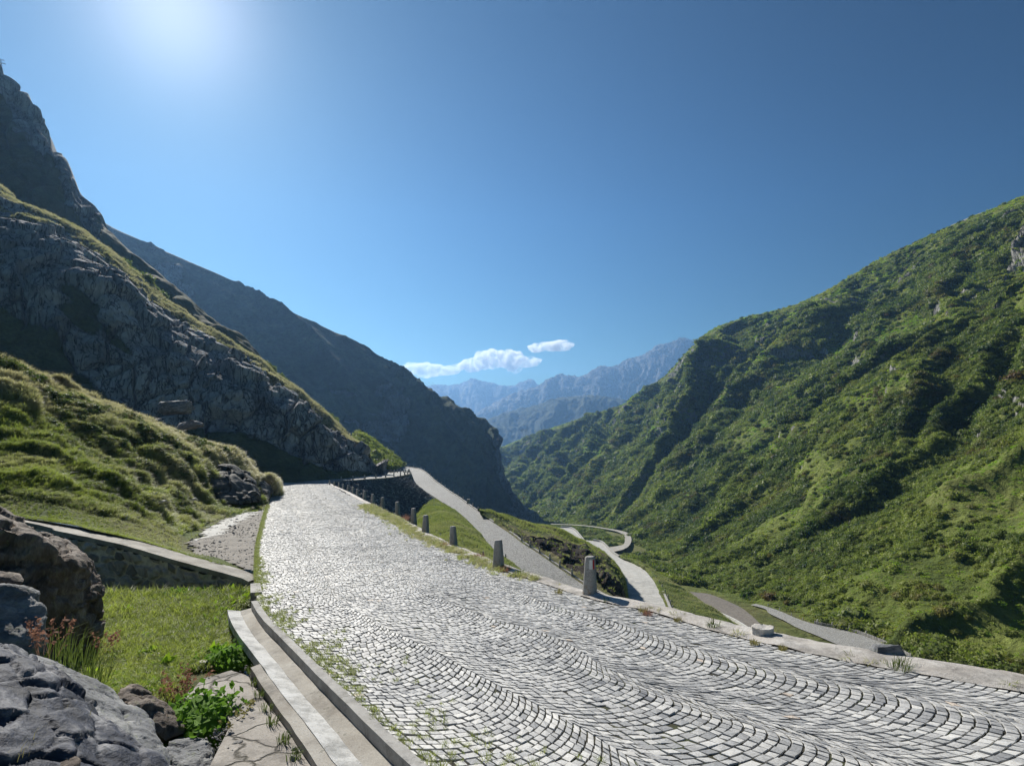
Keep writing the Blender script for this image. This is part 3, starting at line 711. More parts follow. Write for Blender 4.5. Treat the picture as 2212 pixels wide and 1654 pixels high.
a = me.attributes.new('tone', 'FLOAT', 'POINT'); a.data.foreach_set('value', np.repeat(tone, 13).astype(np.float32))
me.polygons.foreach_set('use_smooth', np.zeros(len(me.polygons), bool))
o = bpy.data.objects.new('road_cobblestones', me); COL.objects.link(o); tag(o, kind='structure')

# shaded stretch and hairpin platform beyond
plat_back = [(600, 1039), (620, 1036.4), (660, 1034.5), (702, 1032.6), (740, 1030), (775, 1027.5), (800, 1025), (816, 1021.5), (835, 1020.3), (850, 1019.8), (868, 1018), (880, 1016.5), (886, 1016)]
plat_front = [(702, 1043), (704, 1042.8), (708, 1042.2), (715, 1041.6), (739, 1039), (765, 1036.8), (790, 1035), (812, 1033.6), (833, 1032), (850, 1030), (868, 1027), (880, 1024.5), (887, 1022.5)]
pb, pf = dense([G(*p) for p in plat_back], 90), dense([G(*p) for p in plat_front], 90)
wv_ = np.linspace(0, 1, 8)[:, None, None]
g = pf[None]*(1-wv_)+pb[None]*wv_; g[..., 2] = zr(g[..., 1])+.004
o = grid_obj('road', g, m_cobfar, flip=False); tag(o, kind='structure')

# road 2: down from the hairpin, back towards the camera; sections at equal height
def zint(y, tab): return float(np.interp(y, [t[0] for t in tab], [t[1] for t in tab]))
z2 = [(1000, -14), (1017, -14.3), (1047, -16.5), (1110, -19), (1210, -22), (1263, -23.5), (1330, -24.6), (1400, -25.4)]
sec2 = [((700, 1019), (700, 1007.2)), ((760, 1018.5), (760, 1007.4)), ((815, 1018), (813, 1007.7)), ((850, 1018), (871, 1008)), ((866, 1020), (895, 1010.6)), ((876, 1024), (907.6, 1013.6)), ((886, 1030), (922, 1023)),
        ((893, 1038), (936, 1036)), ((902, 1048), (950.7, 1047)), ((921, 1061), (968, 1060)), ((940, 1073), (987, 1072)), ((961, 1087), (1008, 1087)), ((985, 1102), (1029, 1102)), ((1008, 1121), (1055, 1121)),
        ((1028, 1141), (1085, 1141)), ((1042, 1156), (1107, 1156)), ((1054, 1172), (1127, 1172)), ((1068, 1186), (1149, 1186)), ((1089, 1202), (1173, 1202)), ((1112, 1220), (1198, 1220)), ((1143, 1242), (1230, 1242)),
        ((1180, 1262), (1259, 1262)), ((1232, 1300), (1325, 1300)), ((1290, 1345), (1400, 1345)), ((1330, 1400), (1480, 1400))]
def gravel_mat(name, c1, c2, s):
    m, n, l, b = new_mat(name); v = objvec(n, l)
    f = noise(n, l, s, 12, v, .85); g = noise(n, l, s*25, 4, v, .7)
    c = ramp(n, l, f, [(.36, tuple(x*.8 for x in c1)), (.62, c2)]); c = mixc(n, l, .8, c, ramp(n, l, g, [(.32, (.25,)*3), (.68, (.75,)*3)]), 'OVERLAY')
    l.new(c, b.inputs['Base Color']); bump(n, l, b, g, .012); b.inputs['Roughness'].default_value = .85; b.inputs['Specular IOR Level'].default_value = .4; return m
m_road2 = gravel_mat('pale_road', (.30, .30, .29), (.52, .515, .49), .9)
m_road3 = gravel_mat('grey_road', (.30, .30, .285), (.54, .53, .50), .6)
m_gravel = gravel_mat('brown_gravel', (.09, .08, .07), (.24, .215, .185), 1.5)
m_path = gravel_mat('dirt_path', (.28, .26, .22), (.42, .40, .36), .3)
def road_secs(name, secs, ztab, mat, n=240, w=9, lift=0.0):
    A = dense([Pz(a[0], a[1], zint(a[1], ztab)) for a, b in secs], n); B = dense([Pz(b[0], b[1], zint(b[1], ztab)) for a, b in secs], n)
    # keep pairing by control index
    ca = np.array([Pz(a[0], a[1], zint(a[1], ztab)) for a, b in secs]); cb = np.array([Pz(b[0], b[1], zint(b[1], ztab)) for a, b in secs])
    t = np.linspace(0, len(secs)-1, n); A, B = catmull(ca, t), catmull(cb, t)
    q = np.linspace(0, 1, w)[None, :, None]; g = A[:, None]*(1-q)+B[:, None]*q; g[..., 2] += lift
    g[..., 2] += .06*fbm(g/6, 3, 120)
    o = grid_obj(name, g, mat, flip=True); tag(o, kind='structure'); return A, B
A2, B2 = road_secs('road', sec2, z2, m_cobfar)
z3 = [(1150, -57), (1200, -50), (1215, -46), (1249, -36.6), (1290, -34), (1321, -33), (1400, -31.5)]
sec3 = [((1300, 1190), (1312, 1188)), ((1308, 1196), (1326, 1197)), ((1318, 1206), (1342, 1206)), ((1331, 1216), (1366, 1216)), ((1341, 1229), (1390, 1229)), ((1347, 1249), (1408, 1249)), ((1351, 1265), (1418, 1265)),
        ((1355, 1288), (1429.5, 1288)), ((1362, 1321), (1443, 1321)), ((1372, 1360), (1462, 1360)), ((1385, 1400), (1490, 1400))]
A3, B3_ = road_secs('road', sec3, z3, m_road3, 160)
zB = [(1160, -58), (1175, -57), (1190, -54), (1210, -51)]
secB = [((1248, 1175), (1252, 1165)), ((1262, 1174), (1268, 1166.5)), ((1272, 1177.5), (1287, 1168.6)), ((1287, 1182), (1300, 1172.5)), ((1298, 1189), (1310, 1182)), ((1310, 1197.5), (1320, 1193)), ((1318, 1204), (1336, 1204))]
AB, BB = road_secs('road', secB, zB, m_road3, 90)
zA = [(1130, -64), (1140, -62), (1175, -57), (1185, -56)]
secA = [((1178, 1147), (1176, 1138.6)), ((1192, 1148), (1202, 1139)), ((1206, 1151), (1228, 1140)), ((1222, 1155), (1241.5, 1146)), ((1233, 1163), (1253, 1159)), ((1246, 1171), (1262, 1170)), ((1262, 1182), (1276, 1181))]
AA, BA = road_secs('road', secA, zA, m_road3, 90)
zp = [(1120, -84), (1132, -80), (1150, -73), (1186, -60), (1210, -57)]
pathpx = [(1190, 1131, 1.2), (1220, 1132.3, 1.2), (1251, 1133.8, 1.3), (1283, 1137, 1.6), (1319, 1143, 2.2), (1339, 1147.5, 4), (1353, 1154, 7), (1357, 1163, 7), (1355, 1173, 7), (1346, 1181, 8), (1318, 1187, 10)]
secP = []
for k, (x, y, w_) in enumerate(pathpx):
    x0, y0 = pathpx[max(k-1, 0)][:2]; x1, y1 = pathpx[min(k+1, len(pathpx)-1)][:2]; dx, dy = x1-x0, y1-y0; q = math.hypot(dx, dy)
    nx, ny = -dy/q*w_, dx/q*w_
    secP.append(((x+nx, y+ny*.55), (x-nx, y-ny*.55)))
AP, BP = road_secs('path', secP, zp, m_path, 120, 5)
# lowest road on the right
z5 = [(1300, -44.5), (1320, -43), (1345, -41.5), (1380, -40.3), (1420, -39.6), (1500, -39)]
sec5 = [((1622, 1306), (1632, 1303.5)), ((1652, 1315), (1660, 1311)), ((1662, 1325), (1690, 1322)), ((1695, 1341), (1730, 1339)), ((1726, 1357), (1772, 1350.5)), ((1765, 1373), (1834, 1363)), ((1807, 1391), (1888, 1381.6)),
        ((1850, 1406), (1928, 1400.4)), ((1890, 1430), (1955, 1415)), ((1950, 1470), (2010, 1445)), ((2040, 1560), (2110, 1515))]
A5, B5 = road_secs('road', sec5, z5, m_cobfar, 140, 9, .06)
sec4 = [((1440, 1262), (1460, 1259)), ((1480, 1284), (1484, 1276)), ((1515, 1302), (1533, 1283)), ((1550, 1321), (1592, 1307)), ((1590, 1340), (1622, 1328)), ((1625, 1362), (1646, 1349)), ((1680, 1400), (1700, 1380)), ((1740, 1450), (1770, 1430))]
A4, B4 = road_secs('path', sec4, [(1240, -46.5), (1300, -44.4), (1320, -42.9), (1345, -41.4), (1380, -40.2), (1420, -39.5), (1500, -38.9)], m_gravel, 100, 7, .02)

# ============================================================ BANKS
def zoff(pts, dz): return [p+np.array([0, 0, dz]) for p in pts]
# valley floor, lies under every lower road
vr_ = [row([(1100, 1122, 700), (1200, 1124, 640), (1290, 1128, 600), (1360, 1135, 560), (1460, 1140, 520)]),
       row([(1120, 1148, 480), (1200, 1146, 460), (1270, 1147, 440), (1345, 1155, 400), (1460, 1170, 360)]),
       row([(1150, 1182, 340), (1210, 1182, 330), (1275, 1184, 315), (1350, 1190, 300), (1480, 1210, 280)]),
       row([(1190, 1218, 250), (1245, 1218, 240), (1315, 1218, 232), (1385, 1222, 225), (1500, 1245, 215)]),
       row([(1220, 1275, 170), (1290, 1270, 170), (1370, 1266, 172), (1450, 1264, 172), (1560, 1275, 175)]),
       row([(1260, 1352, 128), (1360, 1335, 132), (1460, 1316, 138), (1560, 1302, 146), (1700, 1302, 150)]),
       row([(1330, 1480, 90), (1450, 1440, 98), (1600, 1404, 105), (1740, 1378, 112), (1960, 1376, 122)]),
       row([(1500, 1800, 55), (1650, 1720, 60), (1850, 1640, 66), (2050, 1580, 74), (2500, 1560, 84)])]
z5x = [(1240, -46.6), (1300, -44.5), (1320, -43), (1345, -41.5), (1380, -40.3), (1420, -39.6), (1500, -39), (1900, -38.6)]
pv_ = lambda x, y: Pz(x, y, zint(y, z5x)-.12)
vr_[4][3], vr_[4][4] = pv_(1450, 1264), pv_(1560, 1275)
vr_[5][2:] = [pv_(1460, 1316), pv_(1560, 1302), pv_(1720, 1300)]
vr_[6][2:] = [pv_(1600, 1404), pv_(1740, 1378), pv_(1980, 1376)]
vr_[7][1:] = [pv_(1650, 1720), pv_(1850, 1640), pv_(2050, 1580), pv_(2500, 1560)]
def d_valley(g, n, tu, tv):
    d = np.full(g.shape[:2], 99.)
    for E1, E2 in ((A5, B5), (A4, B4), (A3, B3_), (AP, BP), (AA, BA), (AB, BB)): d = np.minimum(d, near_poly(g[..., :2], E1[::3], E2[::3], None))
    k = sm(.5, 9, d); a = fbm(g/14, 5, 131)*1.6*k
    g = g+n*a[..., None]; g[..., 2] -= .1*(1-k)
    return g, {'rock': .2*sm(.1, .4, fbm(g/20, 3, 133))+0*a, 'tan': np.clip(.25*(1-sm(0, 5, d))+.3*fbm(g/9, 4, 132), 0, 1)}
_, VG = hill('valley_floor', vr_, 240, 260, m_green, d_valley, flip=True)

# grass bank between near road and road 2
inn = A2[::6]; i0 = int(np.argmin(np.abs(inn[:, 1]-150)))
iu = dense(inn[i0:], 12)
lowrow = [P(880, 1120, 135), P(882, 1135, 124), P(890, 1150, 112), P(905, 1170, 100), P(930, 1195, 88), P(960, 1225, 78), P(1000, 1260, 68), P(1040, 1300, 60), P(1090, 1340, 54), P(1150, 1390, 48), P(1220, 1440, 43), P(1280, 1500, 38)]
lowrow = [np.array(p) for p in lowrow]; lw = dense(lowrow, 12); up_ = iu.copy(); up_[:, 2] -= .12
mid_ = up_*.55+lw*.45; mid_[:, 2] += np.array([.8, 1.2, 1.6, 1.8, 1.8, 1.6, 1.4, 1.2, 1, 1, 1, 1])
mid0 = up_*.88+lw*.12; mid0[:, 2] += .55
_, BK = hill('grass_bank', [list(up_), list(mid0), list(mid_), list(lw)], 200, 110, m_bank, d_small(.35, 3.5, 141, .0), flip=True)

# spur between road 2 and road 3
r0 = row([(1040, 1110.5, 128.5), (1073, 1114, 142), (1104, 1122, 152), (1143, 1135, 158), (1188, 1146, 162), (1222, 1154, 168), (1248, 1170, 165), (1267, 1178, 160), (1298, 1193, 155), (1322, 1212, 148), (1340, 1238, 136), (1350, 1262, 124), (1357, 1300, 110), (1370, 1345, 100)])
r1 = row([(1041, 1112, 127.5), (1078, 1127, 124), (1110, 1141, 122), (1150, 1157, 121), (1188, 1163, 123), (1216, 1170, 124), (1248, 1182, 124), (1265, 1180, 122), (1288, 1196, 118), (1310, 1214, 114), (1330, 1240, 108), (1341, 1262, 104), (1349, 1296, 100), (1362, 1340, 94)])
r15 = row([(1042, 1113, 126.5), (1080, 1133, 120), (1110, 1150, 116), (1146, 1172, 113), (1180, 1190, 110), (1210, 1200, 108), (1236, 1215, 105), (1256, 1220, 103), (1282, 1234, 100), (1304, 1250, 97), (1324, 1272, 94), (1336, 1292, 91), (1346, 1325, 88), (1360, 1365, 84)])
oi = B2[np.argmin(np.abs(B2[:, 1]-126.5)):]; r2 = list(dense(oi, 14)); r2 = [p+np.array([0, 0, -.15]) for p in r2]
r3 = [p+np.array([-1.5, -3, -3.]) for p in r2]
bk = [p+np.array([8, 22, -14.]) for p in r0]
def rk(g, tu, tv):
    v = tv[:, None]; uu = tu[None, :]
    return np.clip(sm(2.0, 2.25, v+fbm(g/5, 4, 152)*.4)*(1-sm(3.55, 3.8, v+fbm(g/4, 3, 158)*.3))*sm(1.6, 3.2, uu+0*v)*1.0, 0, 1)  # dark rock spread over the steep face, painting in its shade
def d_spur(g, n, tu, tv):
    v = tv[:, None]; r = rk(g, tu, tv); e = sm(1.0, 1.4, v)*(1-sm(3.6, 4, v))
    d1, d2, cv = worley(g/4.5+fbm(g/4, 3, 153)[..., None]*.4, 154)
    a = fbm(g/4, 5, 155)*.55*sm(.8, 1.2, v)*(1-sm(3.7, 4, v))+r*((cv-.5)*1.8-(1-sm(0, .15, d2-d1))*.8)*e+fbm(g/14, 3, 156)*1.2*e
    return g+n*a[..., None], {'rock': r, 'tan': np.clip(.25+fbm(g/5, 4, 157)*.9, 0, 1)}
_, MG = hill('grass_spur', [bk, r0, r1, r15, r2, r3], 320, 200, m_spur, d_spur)

# bank on the valley side of road 3
r0 = list(dense(B3_[int(len(B3_)*.18):], 10)+np.array([0, 0, -.1]))
r1 = row([(1352, 1206, 208), (1380, 1214, 185), (1402, 1228, 163), (1420, 1244, 146), (1433, 1262, 132), (1445, 1282, 121), (1458, 1306, 111), (1478, 1334, 102), (1500, 1360, 95), (1530, 1400, 88)])
r2 = row([(1368, 1209, 215), (1400, 1222, 185), (1424, 1240, 163), (1450, 1257, 148), (1478, 1272, 137), (1502, 1290, 127), (1530, 1309, 118), (1562, 1331, 110), (1592, 1352, 104), (1640, 1390, 96)])
r3 = [p+np.array([7, 6, -9.]) for p in r2]; r4 = [p+np.array([10, 10, -14.]) for p in r2]
_, NG = hill('grass_bank', [r0, r1, r2, r3, r4], 200, 100, m_bank, d_small(.5, 4, 161, .1), flip=True)

# far saddle behind road A and B (green hummocks)
r0 = row([(1150, 1137, 300), (1192, 1147, 296), (1218, 1155, 292), (1236, 1166, 285), (1262, 1176, 278), (1285, 1184, 262), (1306, 1198, 240), (1322, 1210, 218)])
r1 = row([(1150, 1160, 240), (1185, 1165, 240), (1210, 1172, 236), (1232, 1180, 232), (1255, 1188, 226), (1275, 1196, 220), (1298, 1208, 210), (1318, 1218, 198)])
r2 = row([(1150, 1200, 190), (1185, 1205, 190), (1210, 1210, 190), (1232, 1216, 188), (1255, 1224, 186), (1275, 1232, 182), (1298, 1240, 176), (1318, 1250, 168)])
_, XG = hill('grass_bank', [r0, r1, r2], 120, 60, m_bank, d_small(.8, 8, 165, .15), flip=True)

# ground beyond the near retaining wall (seen only between things)
# left meadow slope
b0 = row([(-600, 1050, 19.5), (62, 1121, 17.6), (205, 1146, 16.8), (322, 1173, 16.6), (410, 1203, 16.2), (480, 1219, 15.8), (520, 1228, 'G', -.05), (545, 1195, 'G', -.02), (566, 1118, 'G', -.02), (600, 1043, 'G', -.02)])
b1 = row([(-600, 980, 22), (40, 1088, 19.5), (170, 1115, 19.5), (280, 1140, 20), (350, 1158, 21), (400, 1163, 'G', -.03), (470, 1126, 'G', -.03), (540, 1105, 'G', -.03), (572, 1090, 'G', -.03), (600, 1042, 'G', -.02)])
b2 = row([(-600, 810, 30), (10, 950, 26.5), (150, 985, 28.5), (270, 1012, 31), (355, 1044, 34), (425, 1070, 38), (495, 1088, 43), (535, 1086, 48), (568, 1072, 56), (598, 1040.5, 99)])
b3 = row([(-600, 560, 40), (0, 772, 36), (140, 833, 39), (300, 893, 45), (430, 945, 50), (510, 975, 54), (552, 1012, 57), (578, 1032, 61), (588, 1035, 78), (597, 1039, 106)])
b4 = [p+np.array([-3, 9, -2.2]) for p in b3]; b5 = [p+np.array([-8, 34, -16]) for p in b3]
b4[-1] = b3[-1]+np.array([-1, 2, -.2]); b5[-1] = b3[-1]+np.array([-3, 5, -.6]); b5[-2] = b3[-2]+np.array([-3, 5, -1.5])
lay = [(551, 1236), (520, 1222), (470, 1206), (428, 1196), (402, 1181), (410, 1165), (440, 1143), (485, 1120), (530, 1107), (574, 1098), (560, 1140), (553, 1175), (551, 1215)]
def lay_mask(g):
    P2 = np.array([G(*p)[:2] for p in lay]); x, y = g[..., 0], g[..., 1]; c = np.zeros(x.shape, bool); j = len(P2)-1
    C_ = P2.mean(0); P2 = C_+(P2-C_)*1.0
    for i in range(len(P2)):
        c ^= ((P2[i, 1] > y) != (P2[j, 1] > y)) & (x < (P2[j, 0]-P2[i, 0])*(y-P2[i, 1])/(P2[j, 1]-P2[i, 1]+1e-9)+P2[i, 0]); j = i
    return c
def d_meadow(g, n, tu, tv):
    v = tv[:, None]; e = sm(.9, 1.5, v)*(1-sm(4.2, 5, v)*.5); uu = tu[None, :]
    fl = sm(.6, 1.3, v)
    hum = fbm(g/np.array([2.6, 2.6, 2.0]), 4, 171); hum = np.abs(hum)*1.3-.35+fbm(g/8, 3, 172)*.7+.35*np.abs(fbm(g/1.1, 3, 176))-.08; hum = hum*(1-.6*np.exp(-((v-3)/.5)**2))-.25*np.exp(-((v-3)/.8)**2)
    a = hum*e*(1-sm(7.5, 9, uu)*.8)+fbm(g/1.0, 4, 173)*.16*fl
    band = np.exp(-((v-3.0)/.33)**2)+sm(3.0, 3.2, v)
    tan = np.clip(band*.8*(1-sm(5.0, 7.0, uu)*.4)+.35*sm(1.6, 2.8, v)*sm(-.2, .3, fbm(g/6, 3, 175))+.35*sm(.0, .4, fbm(g/4, 3, 174)), 0, 1)
    d_meadow.tan = tan; d_meadow.v = np.broadcast_to(v, tan.shape); d_meadow.u = np.broadcast_to(uu, tan.shape)
    g = g+n*a[..., None]
    inside = lay_mask(g); g[..., 2] = np.where(inside > 0, np.minimum(g[..., 2], zr(g[..., 1])-.09), g[..., 2])
    return g, {'rock': np.zeros_like(tan), 'tan': tan}
_, EG = hill('meadow', [b0, b1, b2, b3, b4, b5], 420, 340, m_meadow, d_meadow)

# gravel lay-by beside the road and its pale worn edge
def poly_patch(name, px, mat, lift, kind='structure', rag=1.0):
    P2 = np.array([G(*p)[:2] for p in px]); x0, y0 = P2.min(0)-.6; x1, y1 = P2.max(0)+.6
    nx, ny = int((x1-x0)/.07), int((y1-y0)/.07); X, Y = np.meshgrid(np.linspace(x0, x1, nx), np.linspace(y0, y1, ny))
    g = np.stack([X, Y, zr(Y)+lift+.02*vnoise(np.stack([X, Y, 0*X], -1)*2, 5)], -1); q = np.stack([X, Y, 0*X], -1)
    x = X+rag*(.3*vnoise(q*.8, 7)+.2*vnoise(q*3.7, 17)); y = Y+rag*(.35*vnoise(q*.8, 8)+.12*vnoise(q*3.7, 18)); c = np.zeros(x.shape, bool); j = len(P2)-1
    for i in range(len(P2)):
        c ^= ((P2[i, 1] > y) != (P2[j, 1] > y)) & (x < (P2[j, 0]-P2[i, 0])*(y-P2[i, 1])/(P2[j, 1]-P2[i, 1]+1e-9)+P2[i, 0]); j = i
    f = gridfaces(ny, nx, True); f = f[(c[:-1, :-1] & c[1:, 1:]).ravel()]
    o = mesh_obj(name, g.reshape(-1, 3), f, mat, None, True); tag(o, kind=kind); return o
poly_patch('gravel', [(x+(24 if x > 545 else 0), y) for x, y in lay], m_gravel, -.022)
m_paleg = gravel_mat('pale_gravel', (.40, .40, .38), (.60, .59, .56), 1.5)
poly_patch('gravel', [(412, 1168), (425, 1153), (455, 1135), (490, 1119), (530, 1107), (571, 1100), (545, 1112), (520, 1124), (495, 1140), (470, 1155), (440, 1163)], m_paleg, -.012)
# base under everything on the left and behind the camera
gx, gy = np.meshgrid(np.linspace(0, 1, 160), np.linspace(0, 1, 150))
# ============================================================ ROADSIDE: kerb, channel, pit ground, parapet, walls
m_kerb = concrete_mat('kerb_granite', (.30, .29, .27), (.46, .45, .43), 3)
m_conc = concrete_mat('weathered_concrete', (.26, .235, .20), (.42, .40, .36), 1.6, .012)
m_white = concrete_mat('white_concrete', (.52, .52, .50), (.72, .72, .70), 3.5, .02)
m_slab = concrete_mat('cracked_concrete', (.25, .225, .20), (.40, .37, .33), 1.2, .015, cracks=1.1)
m_para = concrete_mat('parapet_concrete', (.46, .42, .38), (.72, .69, .65), 2.2, .05)
def Gp(px, drop): return dense([G(x, y, drop) for x, y in px], 80)
# kerb: follows the left edge of the cobbles from behind the camera to the wall end
j1 = int(np.argmin(np.linalg.norm(RL-G(556, 1299), axis=1)))
kin = RL[:j1+1:6].copy()
tn = np.gradient(kin, axis=0); tn[:, 2] = 0; tn /= np.linalg.norm(tn, axis=1, keepdims=True)
nl = np.stack([-tn[:, 1], tn[:, 0], np.zeros(len(tn))], -1)      # to the left when walking away
def offl(d, dz):
    q = kin+nl*d; q[:, 2] = kin[:, 2]+dz; return q
ke = empty('kerb', tuple(kin[len(kin)//2])); tag(ke, 'long granite kerb with a drop beside the concrete drainage channel', 'kerb')
kk = [0, len(kin)//5, 2*len(kin)//5-2, int(len(kin)*.46), int(len(kin)*.62), int(len(kin)*.8), len(kin)-1]
def child_of(o, e):
    o.parent = e; o.matrix_parent_inverse = e.matrix_world.inverted() if False else o.matrix_parent_inverse
    o.location = tuple(-np.array(e.location)); return o
for a, b in zip(kk[:-1], kk[1:]):
    ki = offl(0.0, .03)[a:b+1]; ko = offl(.125, .035)[a:b+1]
    ki[0] += (ki[1]-ki[0])*.02; ko[0] += (ko[1]-ko[0])*.02
    child_of(sweep_strip('kerbstone', ki, ko, m_kerb, .34), ke)
# channel: floor beside the kerb, pale sloping side, low outer strip
ch = empty('drainage_channel', tuple(kin[len(kin)//2]+np.array([-.5, 0, -.3]))); tag(ch, 'curved concrete drainage channel running along the outside of the kerb', 'channel')
c0, c1, c2, c3 = offl(.13, -.11), offl(.33, -.14), offl(.57, -.08), offl(.70, -.11)
child_of(sweep_strip('channel_floor', c0, c1, m_conc, .15), ch)
child_of(sweep_strip('channel_side', c1, c2, m_white, .15), ch)
c2b = c2.copy(); c2b[:, 2] -= .012
child_of(sweep_strip('channel_edge', c2b[:int(len(kin)*.78)], c3[:int(len(kin)*.78)], m_conc, .2), ch)
# pit ground left of the channel
zpit = lambda Y: zr(Y)-.50-.006*np.clip(Y, 0, 20)
ed = offl(.60, -.30); ed2 = np.concatenate([ed, [ed[-1]+np.array([-.3, 1.0, -.15]), ed[-1]+np.array([-.6, 3.0, -.3])]])
ed3 = dense(ed2, 240); ws = np.concatenate([np.linspace(0, 8, 150), np.linspace(8.3, 40, 60)])
g = np.zeros((240, 210, 3)); g[..., 0] = ed3[:, None, 0]-ws[None]*.985; g[..., 1] = ed3[:, None, 1]-ws[None]*.17
g[..., 2] = zpit(g[..., 1])+sm(0, .5, ws)[None]*(fbm(g/1.3*np.array([1, 1, 0]), 4, 181)*.10+.05)
g[..., 2] += sm(-9, -20, g[..., 0])*3.5*0+sm(5.5, 2.5, g[..., 1])*sm(-1.2, -4, g[..., 0])*.9
m_soil = terrain_mat('pit_ground', (.03, .04, .012), (.06, .075, .02), (.10, .11, .03), (.05, .045, .035), (.12, .11, .09), gs=1.2, rs=1.2, bd=.06, rbump=.1)
o = grid_obj('ground', g, m_soil, {'rock': 0*g[..., 0]+.15, 'tan': 0*g[..., 0]+.1}, flip=True); tag(o, kind='structure')
PITG = g
# cracked slab beside the channel
sl = [(398, 1506), (438, 1462), (500, 1448), (538, 1462), (560, 1497), (590, 1535), (640, 1600), (690, 1660), (760, 1760), (560, 1820), (430, 1700), (470, 1620), (500, 1560), (470, 1530)]
pts = [G(x, y, .24) for x, y in sl]; c = sum(pts)/len(pts)
ring = []
for i in range(len(pts)):
    a_, b_ = pts[i], pts[(i+1) % len(pts)]
    for t in np.linspace(0, 1, 8)[:-1]:
        q = a_*(1-t)+b_*t; q = q+(q-c)*.03*float(vnoise(np.array([q*4]), 9)[0]); ring.append(q)
v = [c]+ring+[q-np.array([0, 0, .35]) for q in ring]; nr = len(ring)
f = [(0, i+1, (i+1) % nr+1) for i in range(nr)]+[(i+1, nr+i+1, nr+(i+1) % nr+1, (i+1) % nr+1) for i in range(nr)]
o = mesh_obj('concrete_slab', v, f, m_slab); tag(o, 'cracked old concrete slab with weeds in its cracks beside the channel', 'slab')

# block joining wall, kerb and road
def hexa(name, b4, t4, mat, parent=None):
    v = list(b4)+list(t4); f = [(3, 2, 1, 0), (4, 5, 6, 7)]+[(i, (i+1) % 4, 4+(i+1) % 4, 4+i) for i in range(4)]
    return mesh_obj(name, v, f, mat, parent)
q = [G(541, 1264), G(541, 1284), G(566, 1282), G(562, 1262)]
o = hexa('concrete_block', [p+np.array([0, 0, -.5]) for p in q], [p+np.array([0, 0, .045]) for p in q], m_kerb)
tag(o, 'small flat concrete block between the end of the mortared wall and the kerb', 'block')

# near stone wall with concrete top
m_wallrock = rock_mat('wall_rubble', (.045, .04, .035), (.11, .10, .09), (.20, .18, .16), s=2.2, crack=False, bd=.05)
m_mortar = concrete_mat('mortar', (.13, .12, .10), (.24, .22, .19), 5, .02)
wf = [(40, 1074, 18.2), (62, 1127, 17.2), (126, 1145, 16.6), (255, 1172, 15.9), (399, 1213, 15.2), (516, 1244, 14.75), (539, 1254, 14.6)]
wf[0] = (-400, 1035, 20.5)
wb = [(-400, 1024, 21.4), (62, 1118, 18.3), (126, 1130, 17.7), (260, 1156, 17.0), (410, 1200, 16.2), (520, 1229, 15.7), (560, 1247, 15.3)]
WF, WB = dense(row(wf), 60), dense(row(wb), 60)
we = empty('stone_wall', tuple(WF[30]-np.array([0, 0, 1.3]))); tag(we, 'mortared rubble wall with smooth concrete top ending at the cobbled road', 'wall')
child_of(sweep_strip('coping', WF+np.array([0, -.06, 0]), WB, m_conc, .13), we)
bodyF = WF+np.array([0, 0, -.14])
nvw = 90; nuw = 520
Wd = dense(bodyF, nuw); sW = np.concatenate([[0], np.cumsum(np.linalg.norm(np.diff(Wd, axis=0), axis=1))])
hh = 1.9; gw = np.zeros((nvw, nuw, 3)); gw[:] = Wd[None]; gw[..., 2] -= np.linspace(0, hh, nvw)[:, None]
sc_ = np.stack([np.repeat(sW[None], nvw, 0)/.40, np.repeat(np.linspace(0, hh, nvw)[:, None], nuw, 1)/.31, np.zeros((nvw, nuw))], -1)
sc_[..., 0] += .5*(np.floor(sc_[..., 1]) % 2); sc_ += fbm(sc_*.8, 3, 191)[..., None]*.15
d1, d2, cv = worley(sc_*np.array([1, 1, 0])+np.array([0, 0, .5]), 192)
stone = sm(.10, .24, d2-d1)
gw[..., 1] -= stone*(.07+.07*cv)+fbm(gw/.12, 4, 193)*.014*stone
gw[..., 1] -= .03
def wall_face_mat():
    m, n, l, b = new_mat('rubble_masonry'); v = objvec(n, l)
    s_ = attr(n, 'stone'); t_ = attr(n, 'tone'); f = noise(n, l, 6, 8, v, .7); g_ = noise(n, l, 45, 4, v)
    c = ramp(n, l, t_.outputs['Fac'], [(0, (.16, .15, .135)), (.5, (.34, .31, .28)), (1, (.52, .48, .43))])
    c = mixc(n, l, .75, c, ramp(n, l, f, [(.3, (.25,)*3), (.7, (.8,)*3)]), 'OVERLAY')
    mo = ramp(n, l, f, [(.30, (.35, .32, .28)), (.6, (.75, .69, .60))])
    k = ramp(n, l, s_.outputs['Fac'], [(.1, (0,)*3), (.5, (1,)*3)])
    l.new(mixc(n, l, k, mo, c), b.inputs['Base Color']); bump(n, l, b, mth(n, l, 'ADD', f, mth(n, l, 'MULTIPLY', g_, .4)), .02); return m
m_rub = wall_face_mat()
child_of(mesh_obj('masonry', gw.reshape(-1, 3), gridfaces(nvw, nuw), m_rub, None, True, {'stone': stone, 'tone': cv}), we)
bk_ = WB+np.array([0, -.1, -.14])
v = np.concatenate([bodyF+np.array([0, .16, 0]), bk_, bodyF+np.array([0, .16, -hh]), bk_+np.array([0, 0, -hh])]); n60 = 60
f = [(60+i, 61+i, 181+i, 180+i) for i in range(59)]+[(59, 119, 239, 179)]
child_of(mesh_obj('wall_core', v, f, m_mortar), we)

